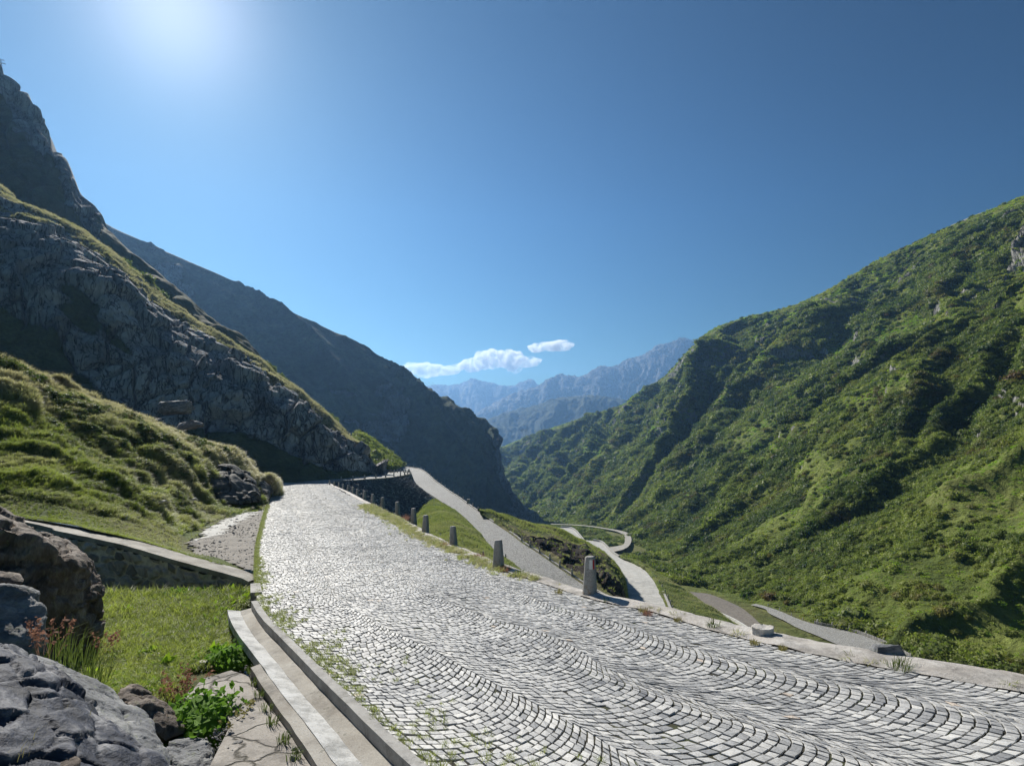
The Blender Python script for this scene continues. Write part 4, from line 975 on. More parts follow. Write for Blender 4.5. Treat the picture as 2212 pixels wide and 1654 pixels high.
# parapet strip along the valley side of the near road, and the wall beneath it
edge_in = [road_pt(np.array([s]), np.array([1.0]))[0] for s in np.linspace(0.1, S_END, 160)]
ei = np.array(edge_in); tn = np.gradient(ei, axis=0); tn[:, 2] = 0; tn /= np.linalg.norm(tn, axis=1, keepdims=True)
nr_ = np.stack([tn[:, 1], -tn[:, 0], np.zeros(len(tn))], -1)
wpar = np.interp(ei[:, 1], [0, 7, 10.5, 12, 13, 30, 60, 130], [.75, .62, .50, .42, .42, .42, .5, .6])
pin = ei-nr_*.02; pout = ei+nr_*wpar[:, None]
j = fbm(pout/.5, 4, 201)*.12; pout2 = pout+nr_*j[:, None]
near = ei[:, 1] < 13.0
pe = empty('parapet', tuple(pout[10])); tag(pe, 'flat worn concrete edging strip along the valley side of the near cobbled road', 'edging')
s3 = np.linspace(0, len(ei)-1, len(ei)*6)
pi3 = np.stack([np.interp(s3, range(len(ei)), pin[:, k]) for k in range(3)], -1); po3 = np.stack([np.interp(s3, range(len(ei)), pout2[:, k]) for k in range(3)], -1)
q = np.linspace(0, 1, 9)[None, :, None]; gp = pi3[:, None]*(1-q)+po3[:, None]*q
gp[..., 2] += .02+.035*np.sin(np.pi*np.clip(q[..., 0], 0, 1))+.035*fbm(gp/.3, 5, 203)
side = gp[:, -1:].copy(); side[..., 2] -= .5; gp = np.concatenate([gp, side], 1)
child_of(grid_obj('edging_top', gp, m_para, smooth=True, flip=True), pe)
m_dry = rock_mat('dry_stone', (.05, .05, .055), (.10, .10, .10), (.18, .18, .18), s=1.5, bd=.1)
top_ = pout-nr_*.06; top_[:, 2] -= .12
low_ = top_+nr_*1.2; low_[:, 2] = np.interp(top_[:, 1], [0, 60, 100, 130], [-26, -22, -21, -21])
gg = top_[:, None]*(1-np.linspace(0, 1, 20)[None, :, None])+low_[:, None]*np.linspace(0, 1, 20)[None, :, None]
o = grid_obj('retaining_wall', gg, m_dry, flip=True); tag(o, 'dark dry stone retaining wall under the valley edge of the near road', 'wall')

# hairpin retaining wall
wt = row([(887.5, 1022.5, 'G'), (880, 1025, 'G'), (868, 1027.5, 'G'), (850, 1030.5, 'G'), (833, 1032.5, 'G'), (812, 1034, 'G'), (790, 1035.5, 'G'), (765, 1037.3, 'G'), (739, 1039.3, 'G'), (718, 1041.5, 'G'), (710, 1044, 'G'), (725, 1053, 'G'), (760, 1073, 'G')])
wbm = row([(893, 1039, 160), (906, 1055, 156), (926, 1067, 151), (928, 1078, 147), (922, 1090, 143), (909, 1113, 137), (889, 1136, 128), (860, 1160, 118), (830, 1175, 108), (800, 1185, 98), (780, 1190, 90), (790, 1200, 80), (820, 1220, 66)])
wt = np.array(wt); wbm = np.array(wbm)
tt_ = np.linspace(0, 12, 520); TT, BB_ = catmull(wt, tt_), catmull(wbm, tt_)
nose_t = TT[0]+np.array([-1.5, 9, .0]); nose_b = BB_[0]+np.array([-3, 12, 1.5])
nvh = 130; q = np.linspace(0, 1, nvh)[:, None, None]
gh = TT[None]*(1-q)+BB_[None]*q
uS = np.concatenate([[0], np.cumsum(np.linalg.norm(np.diff((TT+BB_)/2, axis=0), axis=1))])
hcol = np.linalg.norm(TT-BB_, axis=1)
cc = np.stack([np.repeat(uS[None], nvh, 0)/.62, q[..., 0]*hcol[None]/.40, np.zeros((nvh, 520))], -1)
cc[..., 0] += .5*(np.floor(cc[..., 1]) % 2)+fbm(cc*.3, 2, 211)*.3; cc[..., 1] += fbm(cc*.25, 3, 212)*.45
d1, d2, cv = worley(cc*np.array([1, 1, 0])+np.array([0, 0, .5]), 213)
st = sm(.04, .22, d2-d1); nh = gnormals(gh)
nh = nh*np.sign((nh*np.array([.4, -.8, .3])).sum(-1, keepdims=True))
gh = gh+nh*(st*(.05+.28*cv)-.05)[..., None]
gh = np.concatenate([np.concatenate([TT[:1][None]*0+nose_t*1.0, (nose_t*(1-q)+nose_b*q)[1:]], 0)[:, :1], gh], 1)
def mason_mat():
    m, n, l, b = new_mat('dark_masonry'); v = objvec(n, l)
    s_ = attr(n, 'stone'); t_ = attr(n, 'tone'); f = noise(n, l, 2.5, 6, v, .7)
    c = ramp(n, l, t_.outputs['Fac'], [(0, (.05, .053, .06)), (.5, (.11, .115, .125)), (.85, (.19, .195, .20)), (1, (.34, .34, .34))])
    c = mixc(n, l, .6, c, ramp(n, l, f, [(.3, (.3,)*3), (.7, (.75,)*3)]), 'OVERLAY')
    k = ramp(n, l, s_.outputs['Fac'], [(.0, (0,)*3), (.6, (1,)*3)])
    l.new(mixc(n, l, k, (.012, .012, .014), c), b.inputs['Base Color']); return m
m_mas = mason_mat()
he = empty('hairpin_wall', tuple(BB_[120])); tag(he, 'tall curved dry stone retaining wall holding up the hairpin bend', 'wall')
st_ = np.concatenate([st[:, :1], st], 1); cv_ = np.concatenate([cv[:, :1], cv], 1)
child_of(mesh_obj('masonry', gh.reshape(-1, 3), gridfaces(nvh, 521), m_mas, None, True, {'stone': st_, 'tone': cv_}), he)
cp = TT[:430:6]; tnc = np.gradient(cp, axis=0); tnc[:, 2] = 0; tnc /= np.linalg.norm(tnc, axis=1, keepdims=True); nc = np.stack([-tnc[:, 1], tnc[:, 0], 0*tnc[:, 0]], -1)
if (nc[20]*np.array([.3, -1, 0])).sum() < 0: nc = -nc
cin = cp-nc*.45+np.array([0, 0, .12]); cout = cp+nc*.22+np.array([0, 0, .12])
child_of(sweep_strip('wall_cap', cout, cin, m_conc, .62), he)

# kerb strips of the lower roads
def kerb_line(name, pts, off, w, h, mat, label, cat, sidesign=1):
    p = np.array(pts); t = np.gradient(p, axis=0); t[:, 2] = 0; t /= np.linalg.norm(t, axis=1, keepdims=True)
    nn = np.stack([t[:, 1], -t[:, 0], 0*t[:, 0]], -1)*sidesign
    o = sweep_strip(name, p+nn*off+np.array([0, 0, h]), p+nn*(off+w)+np.array([0, 0, h]), mat, h+.35); tag(o, label, cat); return o
sgn2 = 1
def side_sign(A, B):
    i = len(B)//2; t = B[i+1]-B[i-1]; nn = np.array([t[1], -t[0]]); return 1 if np.dot(nn, (B[i]-A[i])[:2]) > 0 else -1
n2 = len(B2)
kerb_line('kerb', B2[8:int(n2*.56)], .0, .35, .22, m_kerb, 'low pale kerb along the outer edge of the road below the hairpin', 'kerb', side_sign(A2, B2))
kerb_line('kerb', B2[int(n2*.60):], .35, .3, .15, m_kerb, 'low kerb between the road below the hairpin and the dark rock face', 'kerb', side_sign(A2, B2))
kerb_line('kerb', A2[int(n2*.30):int(n2*.46)], .0, .3, .12, m_kerb, 'short kerb at the foot of the hairpin wall', 'kerb', -side_sign(A2, B2))
kerb_line('low_wall', BA[20:], .0, .6, .9, m_kerb, 'pale low wall along the farthest valley road bend', 'wall', side_sign(AA, BA))
kerb_line('low_wall', BB[25:], .0, .6, .9, m_kerb, 'pale low wall along the road beside the stone bridge abutment', 'wall', side_sign(AB, BB))
n3 = len(B3_)
kerb_line('kerb', B3_[int(n3*.66):], .5, .4, .25, m_kerb, 'pale kerb on the valley side of the third road down', 'kerb', side_sign(A3, B3_))
kerb_line('low_wall', A4[int(len(A4)*.45):int(len(A4)*.95)], .1, .3, .35, m_white, 'thin white edging along the brown gravel track', 'edging', -side_sign(A4, B4))
# abutment wall under the path bend
a_ = dense(row([(1312, 1190, 291), (1325, 1189, 290), (1340, 1187.5, 290), (1352, 1184.5, 293), (1362, 1180, 298)]), 24); b_ = a_+np.array([0, -2.5, -9.])
o = grid_obj('abutment_wall', np.stack([a_+np.array([0, 0, .3]), b_], 0), m_mas, {'stone': np.ones((2, 24)), 'tone': np.full((2, 24), .3)}); tag(o, 'dark masonry abutment wall under the dirt path bend in the valley', 'wall')
# low fence wall of upright slabs beside the lowest road
f0 = int(np.argmin(np.abs(B5[:, 1]-P(0, 0, np.interp(1350, [1300, 1500], [1, 1]))[1])))
iF0 = int(np.argmin(np.abs((B5[:, 0]/B5[:, 1]*FP+CXP)-1756))); iF1 = int(np.argmin(np.abs((B5[:, 0]/B5[:, 1]*FP+CXP)-1965)))
fs = side_sign(A5, B5); fl_ = dense(B5[iF0:iF1], 200); L5 = np.linalg.norm(np.diff(fl_, axis=0), axis=1).sum()
fe = empty('slab_fence', tuple(fl_[0])); tag(fe, 'low fence of upright stone slabs beside the lowest road on the right', 'fence')
ns = int(L5/.42); sp = along(fl_, np.linspace(0, L5, ns)); t = np.gradient(sp, axis=0); t[:, 2] = 0; t /= np.linalg.norm(t, axis=1, keepdims=True)
nn = np.stack([t[:, 1], -t[:, 0], 0*t[:, 0]], -1)*fs
vs, fsx = [], []
for i in range(ns):
    c = sp[i]+nn[i]*.5; w_ = .16; h_ = .50+.08*rng.uniform(); b0_ = len(vs); lean = t[i]*rng.normal()*.03
    for dz, sc2 in ((-.5, 1), (h_, .9)):
        for sx, sy in ((-1, -1), (1, -1), (1, 1), (-1, 1)):
            vs.append(c+t[i]*w_*sx*sc2+nn[i]*.07*sy+lean*(dz > 0)+np.array([0, 0, dz]))
    fsx += [(b0_+4, b0_+5, b0_+6, b0_+7)]+[(b0_+k, b0_+(k+1) % 4, b0_+4+(k+1) % 4, b0_+4+k) for k in range(4)]
child_of(mesh_obj('slabs', vs, fsx, m_kerb), fe)

# ============================================================ BOLLARDS
m_boll = None
def granite():
    m, n, l, b = new_mat('bollard_granite'); v = objvec(n, l)
    f = noise(n, l, 90, 4, v, .8); g_ = noise(n, l, 3, 5, v)
    c = ramp(n, l, f, [(.34, (.09, .088, .085)), (.5, (.40, .39, .37)), (.66, (.70, .68, .65))])
    c = mixc(n, l, .3, c, ramp(n, l, g_, [(.35, (.3,)*3), (.65, (.7,)*3)]), 'OVERLAY')
    li = noise(n, l, 9, 5, v, .7)
    sp_ = n.new('ShaderNodeSeparateXYZ'); l.new(v, sp_.inputs[0])
    lo_ = ramp(n, l, sp_.outputs[2], [(.05, (1,)*3), (.4, (0,)*3)])
    k = mth(n, l, 'MULTIPLY', ramp(n, l, li, [(.52, (0,)*3), (.6, (.6,)*3)]), lo_)
    c = mixc(n, l, k, c, (.32, .19, .06))
    l.new(c, b.inputs['Base Color']); bump(n, l, b, mth(n, l, 'ADD', f, mth(n, l, 'MULTIPLY', g_, 3)), .006); return m
m_boll = granite()
def bollard_mesh(w0=.145, w1=.095, h=.86, seed=0, nlev=9, rnd=.55):
    r = np.random.default_rng(seed); v, f = [], []; k = 16
    zs = np.concatenate([np.linspace(-.15, h*.965, nlev), [h*.99, h]])
    for i, z in enumerate(zs):
        t = max(z, 0)/h; w = w0*(1-t)+w1*t
        if i == nlev: w *= .90
        if i == nlev+1: w *= .62
        for j in range(k):
            a = 2*math.pi*j/k; c, s_ = math.cos(a), math.sin(a)
            q = w/max(abs(c), abs(s_))**rnd                      # rounded square section
            x, y = q*c, q*s_
            m_ = 1+.035*float(vnoise(np.array([[x*6+seed, y*6, z*5]]), seed)[0])+r.normal()*.006
            v.append((x*m_, y*m_, z+r.normal()*.003*(i >= nlev)))
    nl_ = len(zs)
    for i in range(nl_-1):
        for j in range(k): f.append((i*k+j, i*k+(j+1) % k, (i+1)*k+(j+1) % k, (i+1)*k+j))
    f.append(tuple(range((nl_-1)*k, nl_*k)))
    return v, f
bm_meshes = []
for s_ in range(5):
    v, f = bollard_mesh(seed=s_+1, w0=.15+.01*(s_ % 2), w1=.10)
    me = bpy.data.meshes.new('bollard'); me.from_pydata(v, [], f); me.materials.append(m_boll)
    me.polygons.foreach_set('use_smooth', [len(p.vertices) == 4 for p in me.polygons]); bm_meshes.append(me)
ORD = ['first', 'second', 'third', 'fourth', 'fifth', 'sixth', 'seventh', 'eighth', 'ninth', 'tenth', 'eleventh', 'twelfth', 'thirteenth', 'fourteenth', 'fifteenth', 'sixteenth', 'seventeenth', 'eighteenth', 'nineteenth', 'twentieth',
       'twenty-first', 'twenty-second', 'twenty-third', 'twenty-fourth', 'twenty-fifth', 'twenty-sixth']
def bollard(p, label, group, h=.86, ang=None, k=None, name='stone_bollard', lean=0):
    o = bpy.data.objects.new(name, bm_meshes[(k if k is not None else rng.integers(5))]); COL.objects.link(o)
    s_ = h/.86; o.location = tuple(p); o.scale = (s_*rng.uniform(.95, 1.05), s_*rng.uniform(.95, 1.05), s_)
    o.rotation_euler = (rng.normal()*.02+lean, rng.normal()*.02, ang if ang is not None else rng.uniform(-.3, .3)); tag(o, label, 'bollard', group); return o
G1 = 'granite bollards on the valley edge of the near road'
near_b = [(1274, 1286, 85), (1077, 1226, 60.5), (980, 1180, 44), (919, 1151, 39), (894, 1130, 33), (859, 1111, 26), (826, 1097, 23), (805, 1086, 18), (787, 1077, 17), (772, 1070, 16), (762.5, 1065, 14), (752, 1059, 13), (741, 1056, 12.5), (732, 1052, 12), (722, 1049.5, 11), (712, 1046.5, 11)]
for k, (x, y, hp) in enumerate(near_b):
    p = G(x, y); h = hp/FP*p[1]*1.0
    if k > 4: h = .86
    extra = ['nearest and largest granite bollard, painted white and red near its top', 'tall granite bollard with orange lichen low down, second from the camera'][k] if k < 2 else ORD[k]+' granite bollard from the camera along the near road edge'
    o = bollard(p+np.array([0, 0, .0]), extra, G1, h, -.45+.1*rng.normal(), k % 5)
    if k == 0:
        b1 = o
# painted trail mark on the nearest bollard: white patch with a red patch beside it, wrapped round its front right corner
def paint_mat(name, c):
    m, n, l, b = new_mat(name); v = objvec(n, l); f = noise(n, l, 60, 4, v)
    l.new(mixc(n, l, ramp(n, l, f, [(.62, (0,)*3), (.70, (1,)*3)]), c, (.35, .34, .33)), b.inputs['Base Color']); b.inputs['Roughness'].default_value = .6; return m
me0 = bm_meshes[0]; k16 = 16
def wrap_patch(name, j0, j1, t0, t1, mat):
    V0 = np.array([v.co for v in me0.vertices]); lv = V0[:11*16].reshape(11, 16, 3); zs = lv[:, 0, 2]
    rows_ = []
    for t in np.linspace(t0, t1, 5):
        z = .86*t; i = min(max(int(np.searchsorted(zs, z))-1, 0), 8); w = (z-zs[i])/(zs[i+1]-zs[i]); rr_ = []
        for j in np.linspace(j0, j1, 7):
            ja = int(math.floor(j)); wj = j-ja; pa = lv[i, ja % 16]*(1-w)+lv[i+1, ja % 16]*w; pb_ = lv[i, (ja+1) % 16]*(1-w)+lv[i+1, (ja+1) % 16]*w
            q = pa*(1-wj)+pb_*wj; d = np.array([q[0], q[1], 0]); d /= np.linalg.norm(d); rr_.append(q+d*.0035)
        rows_.append(rr_)
    g = np.array(rows_); o = grid_obj(name, g, mat, smooth=False); o.parent = b1; return o
# angle index j: direction angle = 2pi*j/16 in the bollard's own axes
w_ = wrap_patch('white_trail_mark', 12.6, 14.3, .70, .93, paint_mat('white_paint', (.75, .75, .73))); r_ = wrap_patch('red_trail_mark', 14.3, 15.6, .70, .93, paint_mat('red_paint', (.50, .035, .04)))
w_['label'] = 'white painted patch'; r_['label'] = 'red painted patch'

G2 = 'bollards on the cap of the hairpin wall'
cap_b = [(1365, 1923), (1412, 1920), (1459, 1915), (1503, 1912), (1542.6, 1909), (1576, 1905), (1602, 1902), (1619, 1899), (1631, 1896), (1640, 1893)]
for k, (x, y) in enumerate(cap_b):
    bollard(G(x*.54, y*.54+1)+np.array([0, 0, .1]), ORD[k]+' bollard from the left on the front cap of the hairpin wall', G2, .95)
G3 = 'bollards on the far side of the hairpin platform'
for k, x in enumerate([1564, 1577, 1590, 1602, 1614, 1624, 1633, 1637]):
    bollard(G(x*.54, 1888.5*.54-.2*k+1.2), ORD[k]+' bollard from the left on the far rim of the hairpin platform', G3, .95)
G4 = 'bollards along the outer edge of the road below the hairpin'
ob = [(813, 1008), (846, 1007.8), (871, 1008), (892.5, 1010), (907.6, 1013.5), (914.5, 1018), (921, 1023.5), (928, 1029), (934, 1035), (941.5, 1041), (950, 1047.5), (958.5, 1054.5), (967.5, 1060.5), (976.5, 1067), (987, 1074), (996.7, 1081), (1018.8, 1097), (1029.4, 1104), (1041, 1111)]
def at_edge(E, x, y):
    px = np.stack([E[:, 0]/E[:, 1]*FP+CXP, -E[:, 2]/E[:, 1]*FP+HYP], -1); i = int(np.argmin(((px-np.array([x, y]))**2).sum(1))); return E[i].copy()
for k, (x, y) in enumerate(ob):
    bollard(at_edge(B2, x, y)+np.array([.25, .1, .1]), ORD[k]+' bollard counted from the bend, outer edge of the road below the hairpin', G4, .85)
p = at_edge(B2, 1008.5, 1087)
o = mesh_obj('marker_stone', *((lambda c: ([c+np.array([sx*.36, sy*.3, z]) for z in (-.2, 1.15) for sx, sy in ((-1, -1), (1, -1), (1, 1), (-1, 1))], [(4, 5, 6, 7), (0, 1, 5, 4), (1, 2, 6, 5), (2, 3, 7, 6), (3, 0, 4, 7)]))(p+np.array([.3, .1, 0]))), m_kerb)
tag(o, 'wide square marker stone among the bollards of the road below the hairpin', 'marker stone')
G5 = 'bollards between the middle road and the dark rock face'
for k, (x, y) in enumerate([(1122, 1168), (1140, 1180), (1160, 1193), (1180.6, 1208), (1205, 1223), (1229, 1239), (1259, 1261)]):
    bollard(at_edge(B2, x, y)+np.array([.45, .1, .02]), ORD[k]+' bollard from the far end along the dark rock face', G5, .95)
o = bollard(at_edge(A2, 1096.5, 1206)+np.array([-.2, -.2, 0]), 'lone bollard seen just right of the second near bollard, on the lower road edge', None, .9)
o = bollard(P(1044, 1203, 84), 'lone small bollard left of the second near bollard above the lower road', None, .9)
G6 = 'bollards on the valley side of the third road'
tb = [(1363, 1212, 3.2), (1375, 1219, 3.2), (1391, 1225, 3), (1404, 1232, 3), (1411, 1239.7, 3), (1417, 1248, 3.6), (1423, 1258, 4), (1427, 1269, 6.5), (1434, 1281, 6.5), (1442, 1291, 7.5), (1449, 1302, 7.5), (1456, 1312, 7.5)]
for k, (x, y, hp) in enumerate(tb):
    e = at_edge(B3_, x-6, y); bollard(e+np.array([1.1, .2, .0]), ORD[k]+' bollard from the far end on the valley side of the third road', G6, .8 if k > 6 else .7)
G7 = 'posts beside the lowest road on the right'
for k, (x, y) in enumerate([(1654, 1312), (1680.6, 1319), (1706, 1327), (1732, 1338), (1763, 1349), (1793, 1355), (1829, 1364), (1867, 1376), (1905.6, 1391), (1938, 1405)]):
    e = at_edge(B5, x, y+2); bollard(e+np.array([.6*1, .5, .0]), ORD[k]+' stone post from the left beside the lowest road', G7, .95 if k > 3 else .55, name='stone_post')

# ============================================================ ROCKS
import bmesh
def rock(name, pts, mat, seed, cell=.09, amp=.05, nscale=2.5, smooth_it=2, facets=0.0, loc=None, strata=0.0, shade=True):
    pts = [np.array(p, float) for p in pts]; c = sum(pts)/len(pts) if loc is None else np.array(loc, float)
    bm = bmesh.new()
    for p in pts: bm.verts.new(p-c)
    r = bmesh.ops.convex_hull(bm, input=bm.verts)
    junk = [e for e in set(r['geom_interior']+r['geom_unused']) if isinstance(e, bmesh.types.BMVert) and e.is_valid]
    if junk: bmesh.ops.delete(bm, geom=junk, context='VERTS')
    for it in range(9):
        th = cell if it > 3 else cell*3
        es = [e for e in bm.edges if e.calc_length() > th]
        if not es: continue
        bmesh.ops.subdivide_edges(bm, edges=es, cuts=1); bmesh.ops.triangulate(bm, faces=[f for f in bm.faces if len(f.verts) > 3])
        if it == 3:
            for _ in range(smooth_it): bmesh.ops.smooth_vert(bm, verts=bm.verts, factor=.5, use_axis_x=True, use_axis_y=True, use_axis_z=True)
    bm.normal_update()
    V0 = np.array([v.co for v in bm.verts]); N0 = np.array([v.normal for v in bm.verts]); W0 = V0+c
    a = fbm(W0*nscale, 6, seed)*amp*1.6+fbm(W0*nscale*.4, 3, seed+1)*amp*2.2
    if facets:
        q = W0*np.array([1, 1, 2.2])*nscale*.9+fbm(W0*nscale, 3, seed+2)[..., None]*.3; d1, d2, cv = worley(q, seed+3); a += (cv-.5)*facets-(1-sm(0, .1, d2-d1))*facets*.5
    if strata:
        s_ = (W0@np.array([.35, .2, .9]))*7+fbm(W0*2, 3, seed+5)*1.3; a += (1-np.abs(((s_) % 2)-1)**.5)*strata
    V1 = V0+N0*a[:, None]
    for v, q in zip(bm.verts, V1): v.co = q
    me = bpy.data.meshes.new(name); bm.to_mesh(me); bm.free(); me.materials.append(mat)
    if shade: me.polygons.foreach_set('use_smooth', np.ones(len(me.polygons), bool))
    o = bpy.data.objects.new(name, me); COL.objects.link(o); o.location = tuple(c); return o
m_boulder = rock_mat('lichen_boulder', (.05, .042, .035), (.13, .115, .10), (.24, .22, .20), s=1.6, crack=False, bd=.09, lichen=.8, stretch=(1, 1, 1.0))
m_brownrock = rock_mat('brown_gneiss', (.05, .037, .028), (.13, .10, .08), (.28, .235, .20), s=2.4, crack=False, bd=.2, stretch=(2.2, 1, .6), rot=(.3, .6, .2), lichen=.3)
m_greyrock = rock_mat('grey_gneiss', (.08, .085, .09), (.17, .175, .185), (.36, .36, .35), s=2.6, crack=False, bd=.18, stretch=(.7, 1, 2.2), rot=(.2, .5, .0), lichen=.4)
m_wet = rock_mat('glossy_schist', (.012, .015, .022), (.055, .062, .085), (.27, .27, .28), s=3.0, crack=False, bd=.12, rough=.65, spec=.12, stretch=(.6, 1, 2.0), rot=(.3, .5, .6))
m_pale = rock_mat('pale_stone', (.36, .34, .31), (.52, .50, .47), (.66, .64, .61), s=4, crack=False, bd=.02)
def RW(l): return row(l)
o = rock('boulder', RW([(-90, 1085, 8.4), (0, 1144, 8.8), (60, 1170, 9.0), (126, 1194, 9.2), (-90, 1062, 10), (0, 1116, 10.2), (64, 1142, 10.5), (202, 1212, 10.7), (218, 1262, 10.5), (229, 1337, 10.3), (228, 1392, 10.1), (207, 1420, 9.9), (112, 1440, 9.1), (-90, 1450, 8.0), (40, 1440, 8.4), (150, 1370, 12), (-60, 1300, 12)]),
         m_brownrock, 301, .07, .06, 2.2, 0, .13, strata=.014)
tag(o, 'biggest boulder at left, brown with flat sloping top and yellow green lichen', 'boulder')
o = rock('boulder', RW([(-60, 1246, 7.3), (0, 1256, 7.5), (60, 1268, 7.7), (86, 1282, 7.8), (96, 1330, 7.6), (104, 1412, 7.5), (60, 1425, 7.0), (-60, 1440, 6.7), (-60, 1262, 8.5), (60, 1290, 8.6), (90, 1410, 8.3)]), m_greyrock, 305, .06, .045, 2.6, 1, .05)
tag(o, 'blue grey rough boulder leaning in front of the biggest boulder', 'boulder')
o = rock('boulder', RW([(-50, 1222, 8.0), (0, 1229, 8.1), (40, 1240, 8.1), (48, 1252, 8.0), (44, 1262, 7.9), (0, 1268, 7.9), (-50, 1275, 7.8), (20, 1250, 8.6)]), m_brownrock, 308, .05, .03, 3, 1, .03)
tag(o, 'small brown wedge of rock jammed on top of the blue grey boulder', 'boulder')
o = rock('rock_slab', RW([(-120, 1350, 4.8), (0, 1384, 5.1), (60, 1414, 5.35), (80, 1444, 5.25), (190, 1528, 5.0), (286, 1602, 4.7), (372, 1664, 4.35), (420, 1900, 3.6), (-140, 1750, 2.9), (100, 1900, 3.0), (-140, 1700, 6.5), (100, 1700, 6.5)]), m_wet, 311, .04, .035, 2.6, 1, .06, strata=.022)
tag(o, 'large dark glossy rock slab filling the bottom left corner', 'rock')
o = rock('rock_slab', RW([(60, 1410, 5.8), (105, 1438, 6.0), (159, 1457, 6.1), (254, 1498, 6.1), (305, 1530, 5.9), (345, 1580, 5.5), (392, 1668, 4.8), (376, 1690, 4.5), (286, 1612, 4.95), (190, 1536, 5.25), (72, 1446, 5.5), (300, 1700, 5.5), (120, 1600, 5.9), (380, 1800, 5.0)]), m_greyrock, 315, .045, .03, 3, 1, .03, strata=.012)
tag(o, 'long grey ridge of rock behind the crack of the glossy slab', 'rock')
o = rock('rock_slab', RW([(-80, 1556, 4.0), (0, 1568, 4.15), (70, 1578, 4.15), (140, 1598, 4.05), (180, 1640, 3.8), (150, 1740, 3.4), (-80, 1780, 3.2), (60, 1650, 4.6), (-80, 1640, 4.6)]), m_brownrock, 318, .035, .03, 3, 1, .03)
tag(o, 'brown rough rock at the very bottom left below the glossy slab', 'rock')
o = rock('rock', RW([(359, 1594, 6.2), (380, 1588, 6.5), (415, 1590, 6.5), (444, 1588, 6.4), (466, 1645, 6.0), (474, 1710, 5.7), (385, 1700, 5.6), (350, 1620, 6.0), (420, 1650, 6.9), (470, 1680, 6.6)]), m_greyrock, 321, .045, .035, 3, 1, .04)
tag(o, 'angular grey rock next to the leafy clump, right end of the rock pile', 'rock')
o = rock('rock', RW([(262, 1486, 6.5), (300, 1486, 6.8), (336, 1500, 6.8), (372, 1530, 6.7), (398, 1574, 6.5), (360, 1600, 6.2), (310, 1560, 6.1), (255, 1510, 6.2), (330, 1600, 6.9)]), m_brownrock, 325, .045, .05, 3.4, 0, .06)
tag(o, 'dark jagged rock between the grey ridge and the leafy clump', 'rock')
# stones in the pit grass
for k, (x, y, w_, h_, lb) in enumerate([(352, 1424, 24, 8, 'flat pale stone sunk in the grass of the pit, left one'), (442, 1440, 16, 7, 'flat pale stone in the grass nearest the cracked slab'), (310, 1300, 22, 6, 'pale stone at the foot of the mortared wall, right one'), (275, 1305, 12, 7, 'pale stone at the foot of the mortared wall, left one'), (232, 1335, 10, 8, 'small pale stone beside the biggest boulder')]):
    c = G(x, y, .47); s_ = c[1]/FP; r_ = np.random.default_rng(330+k)
    o = rock('stone', [c+np.array([w_*s_*math.cos(a)*r_.uniform(.8, 1.1), w_*s_*.7*math.sin(a)*r_.uniform(.8, 1.1), z]) for a in np.linspace(0, 6.28, 8)[:-1] for z in (-.05, .10)], m_pale, 330+k, .05, .02, 5, 1); tag(o, lb, 'stone')
c = G(1658, 1383)+np.array([0, .17, .02]); r_ = np.random.default_rng(340)
o = rock('stone', [c+np.array([.185*math.cos(a)*r_.uniform(.9, 1.05)*k, .15*math.sin(a)*r_.uniform(.9, 1.05)*k, z]) for a in np.linspace(0, 6.28, 11)[:-1] for z, k in ((-.02, .92), (.15, 1.0))], m_pale, 341, .03, .014, 8, 0, .01)
tag(o, 'flat topped pale boulder stump standing on the parapet strip', 'stone')
c = G(1953, 1441)+np.array([.05, .45, -.02])
o = rock('stone', [c+np.array([dx, dy, dz]) for dx, dy, dz in ((-.22, -.1, 0), (.22, -.12, 0), (.26, .15, 0), (-.2, .15, 0), (-.14, -.03, .14), (.16, -.05, .17), (.2, .1, .10), (-.12, .1, .13), (0, 0, -.3))], m_greyrock, 343, .03, .02, 6, 1)
tag(o, 'grey broken stone at the outer rim of the parapet near the right', 'stone')
pe_ = np.stack([EG[..., 0]/EG[..., 1]*FP+CXP, -EG[..., 2]/EG[..., 1]*FP+HYP], -1)
for k, (x, y, s_, lb) in enumerate([(262, 1118, .30, 'flat wet stone in the meadow nearest the mortared wall'), (325, 1070, .26, 'uppermost wet stone in the left stony gully of the meadow'), (340, 1086, .34, 'bigger wet stone low in the left stony gully of the meadow'), (412, 1078, .22, 'uppermost small stone in the right stony gully of the meadow'), (430, 1095, .30, 'middle stone in the right stony gully of the meadow'), (447, 1108, .26, 'lowest stone in the right stony gully just above the gravel')]):
    d_ = ((pe_-np.array([x, y]))**2).sum(-1); i_ = np.unravel_index(int(np.argmin(d_)), d_.shape); c = EG[i_]; r_ = np.random.default_rng(370+k)
    o = rock('stone', [c+s_*np.array([r_.uniform(-1.6, 1.6), r_.uniform(-1, 1), r_.uniform(-.3, .55)]) for _ in range(16)], m_pale, 371+k, .08, .05, 2, 1, .04); tag(o, lb, 'stone')
# outcrop beside the road, at the end of the meadow
m_knoll = rock_mat('knoll_rock', (.04, .04, .038), (.09, .088, .08), (.17, .165, .15), s=.5, crack=True, bd=.10)
o = rock('rock_outcrop', RW([(452, 1028, 44), (478, 1010, 47), (515, 1004, 49), (540, 1020, 51), (556, 1042, 50), (560, 1084, 45), (530, 1094, 43), (490, 1092, 41.5), (462, 1070, 41), (500, 1040, 56), (455, 1050, 50)]), m_knoll, 351, .3, .30, .55, 1, .5)
tag(o, 'dark rock outcrop at the right end of the grassy slope beside the road', 'rock outcrop')
o = rock('rock_outcrop', RW([(556, 1040, 58), (574, 1036, 62), (586, 1046, 64), (588, 1064, 58), (576, 1080, 53), (560, 1086, 50), (556, 1064, 50), (570, 1060, 66)]), m_knoll, 353, .3, .22, .6, 1, .35)
tag(o, 'smaller pale rock outcrop between the dark outcrop and the road', 'rock outcrop')
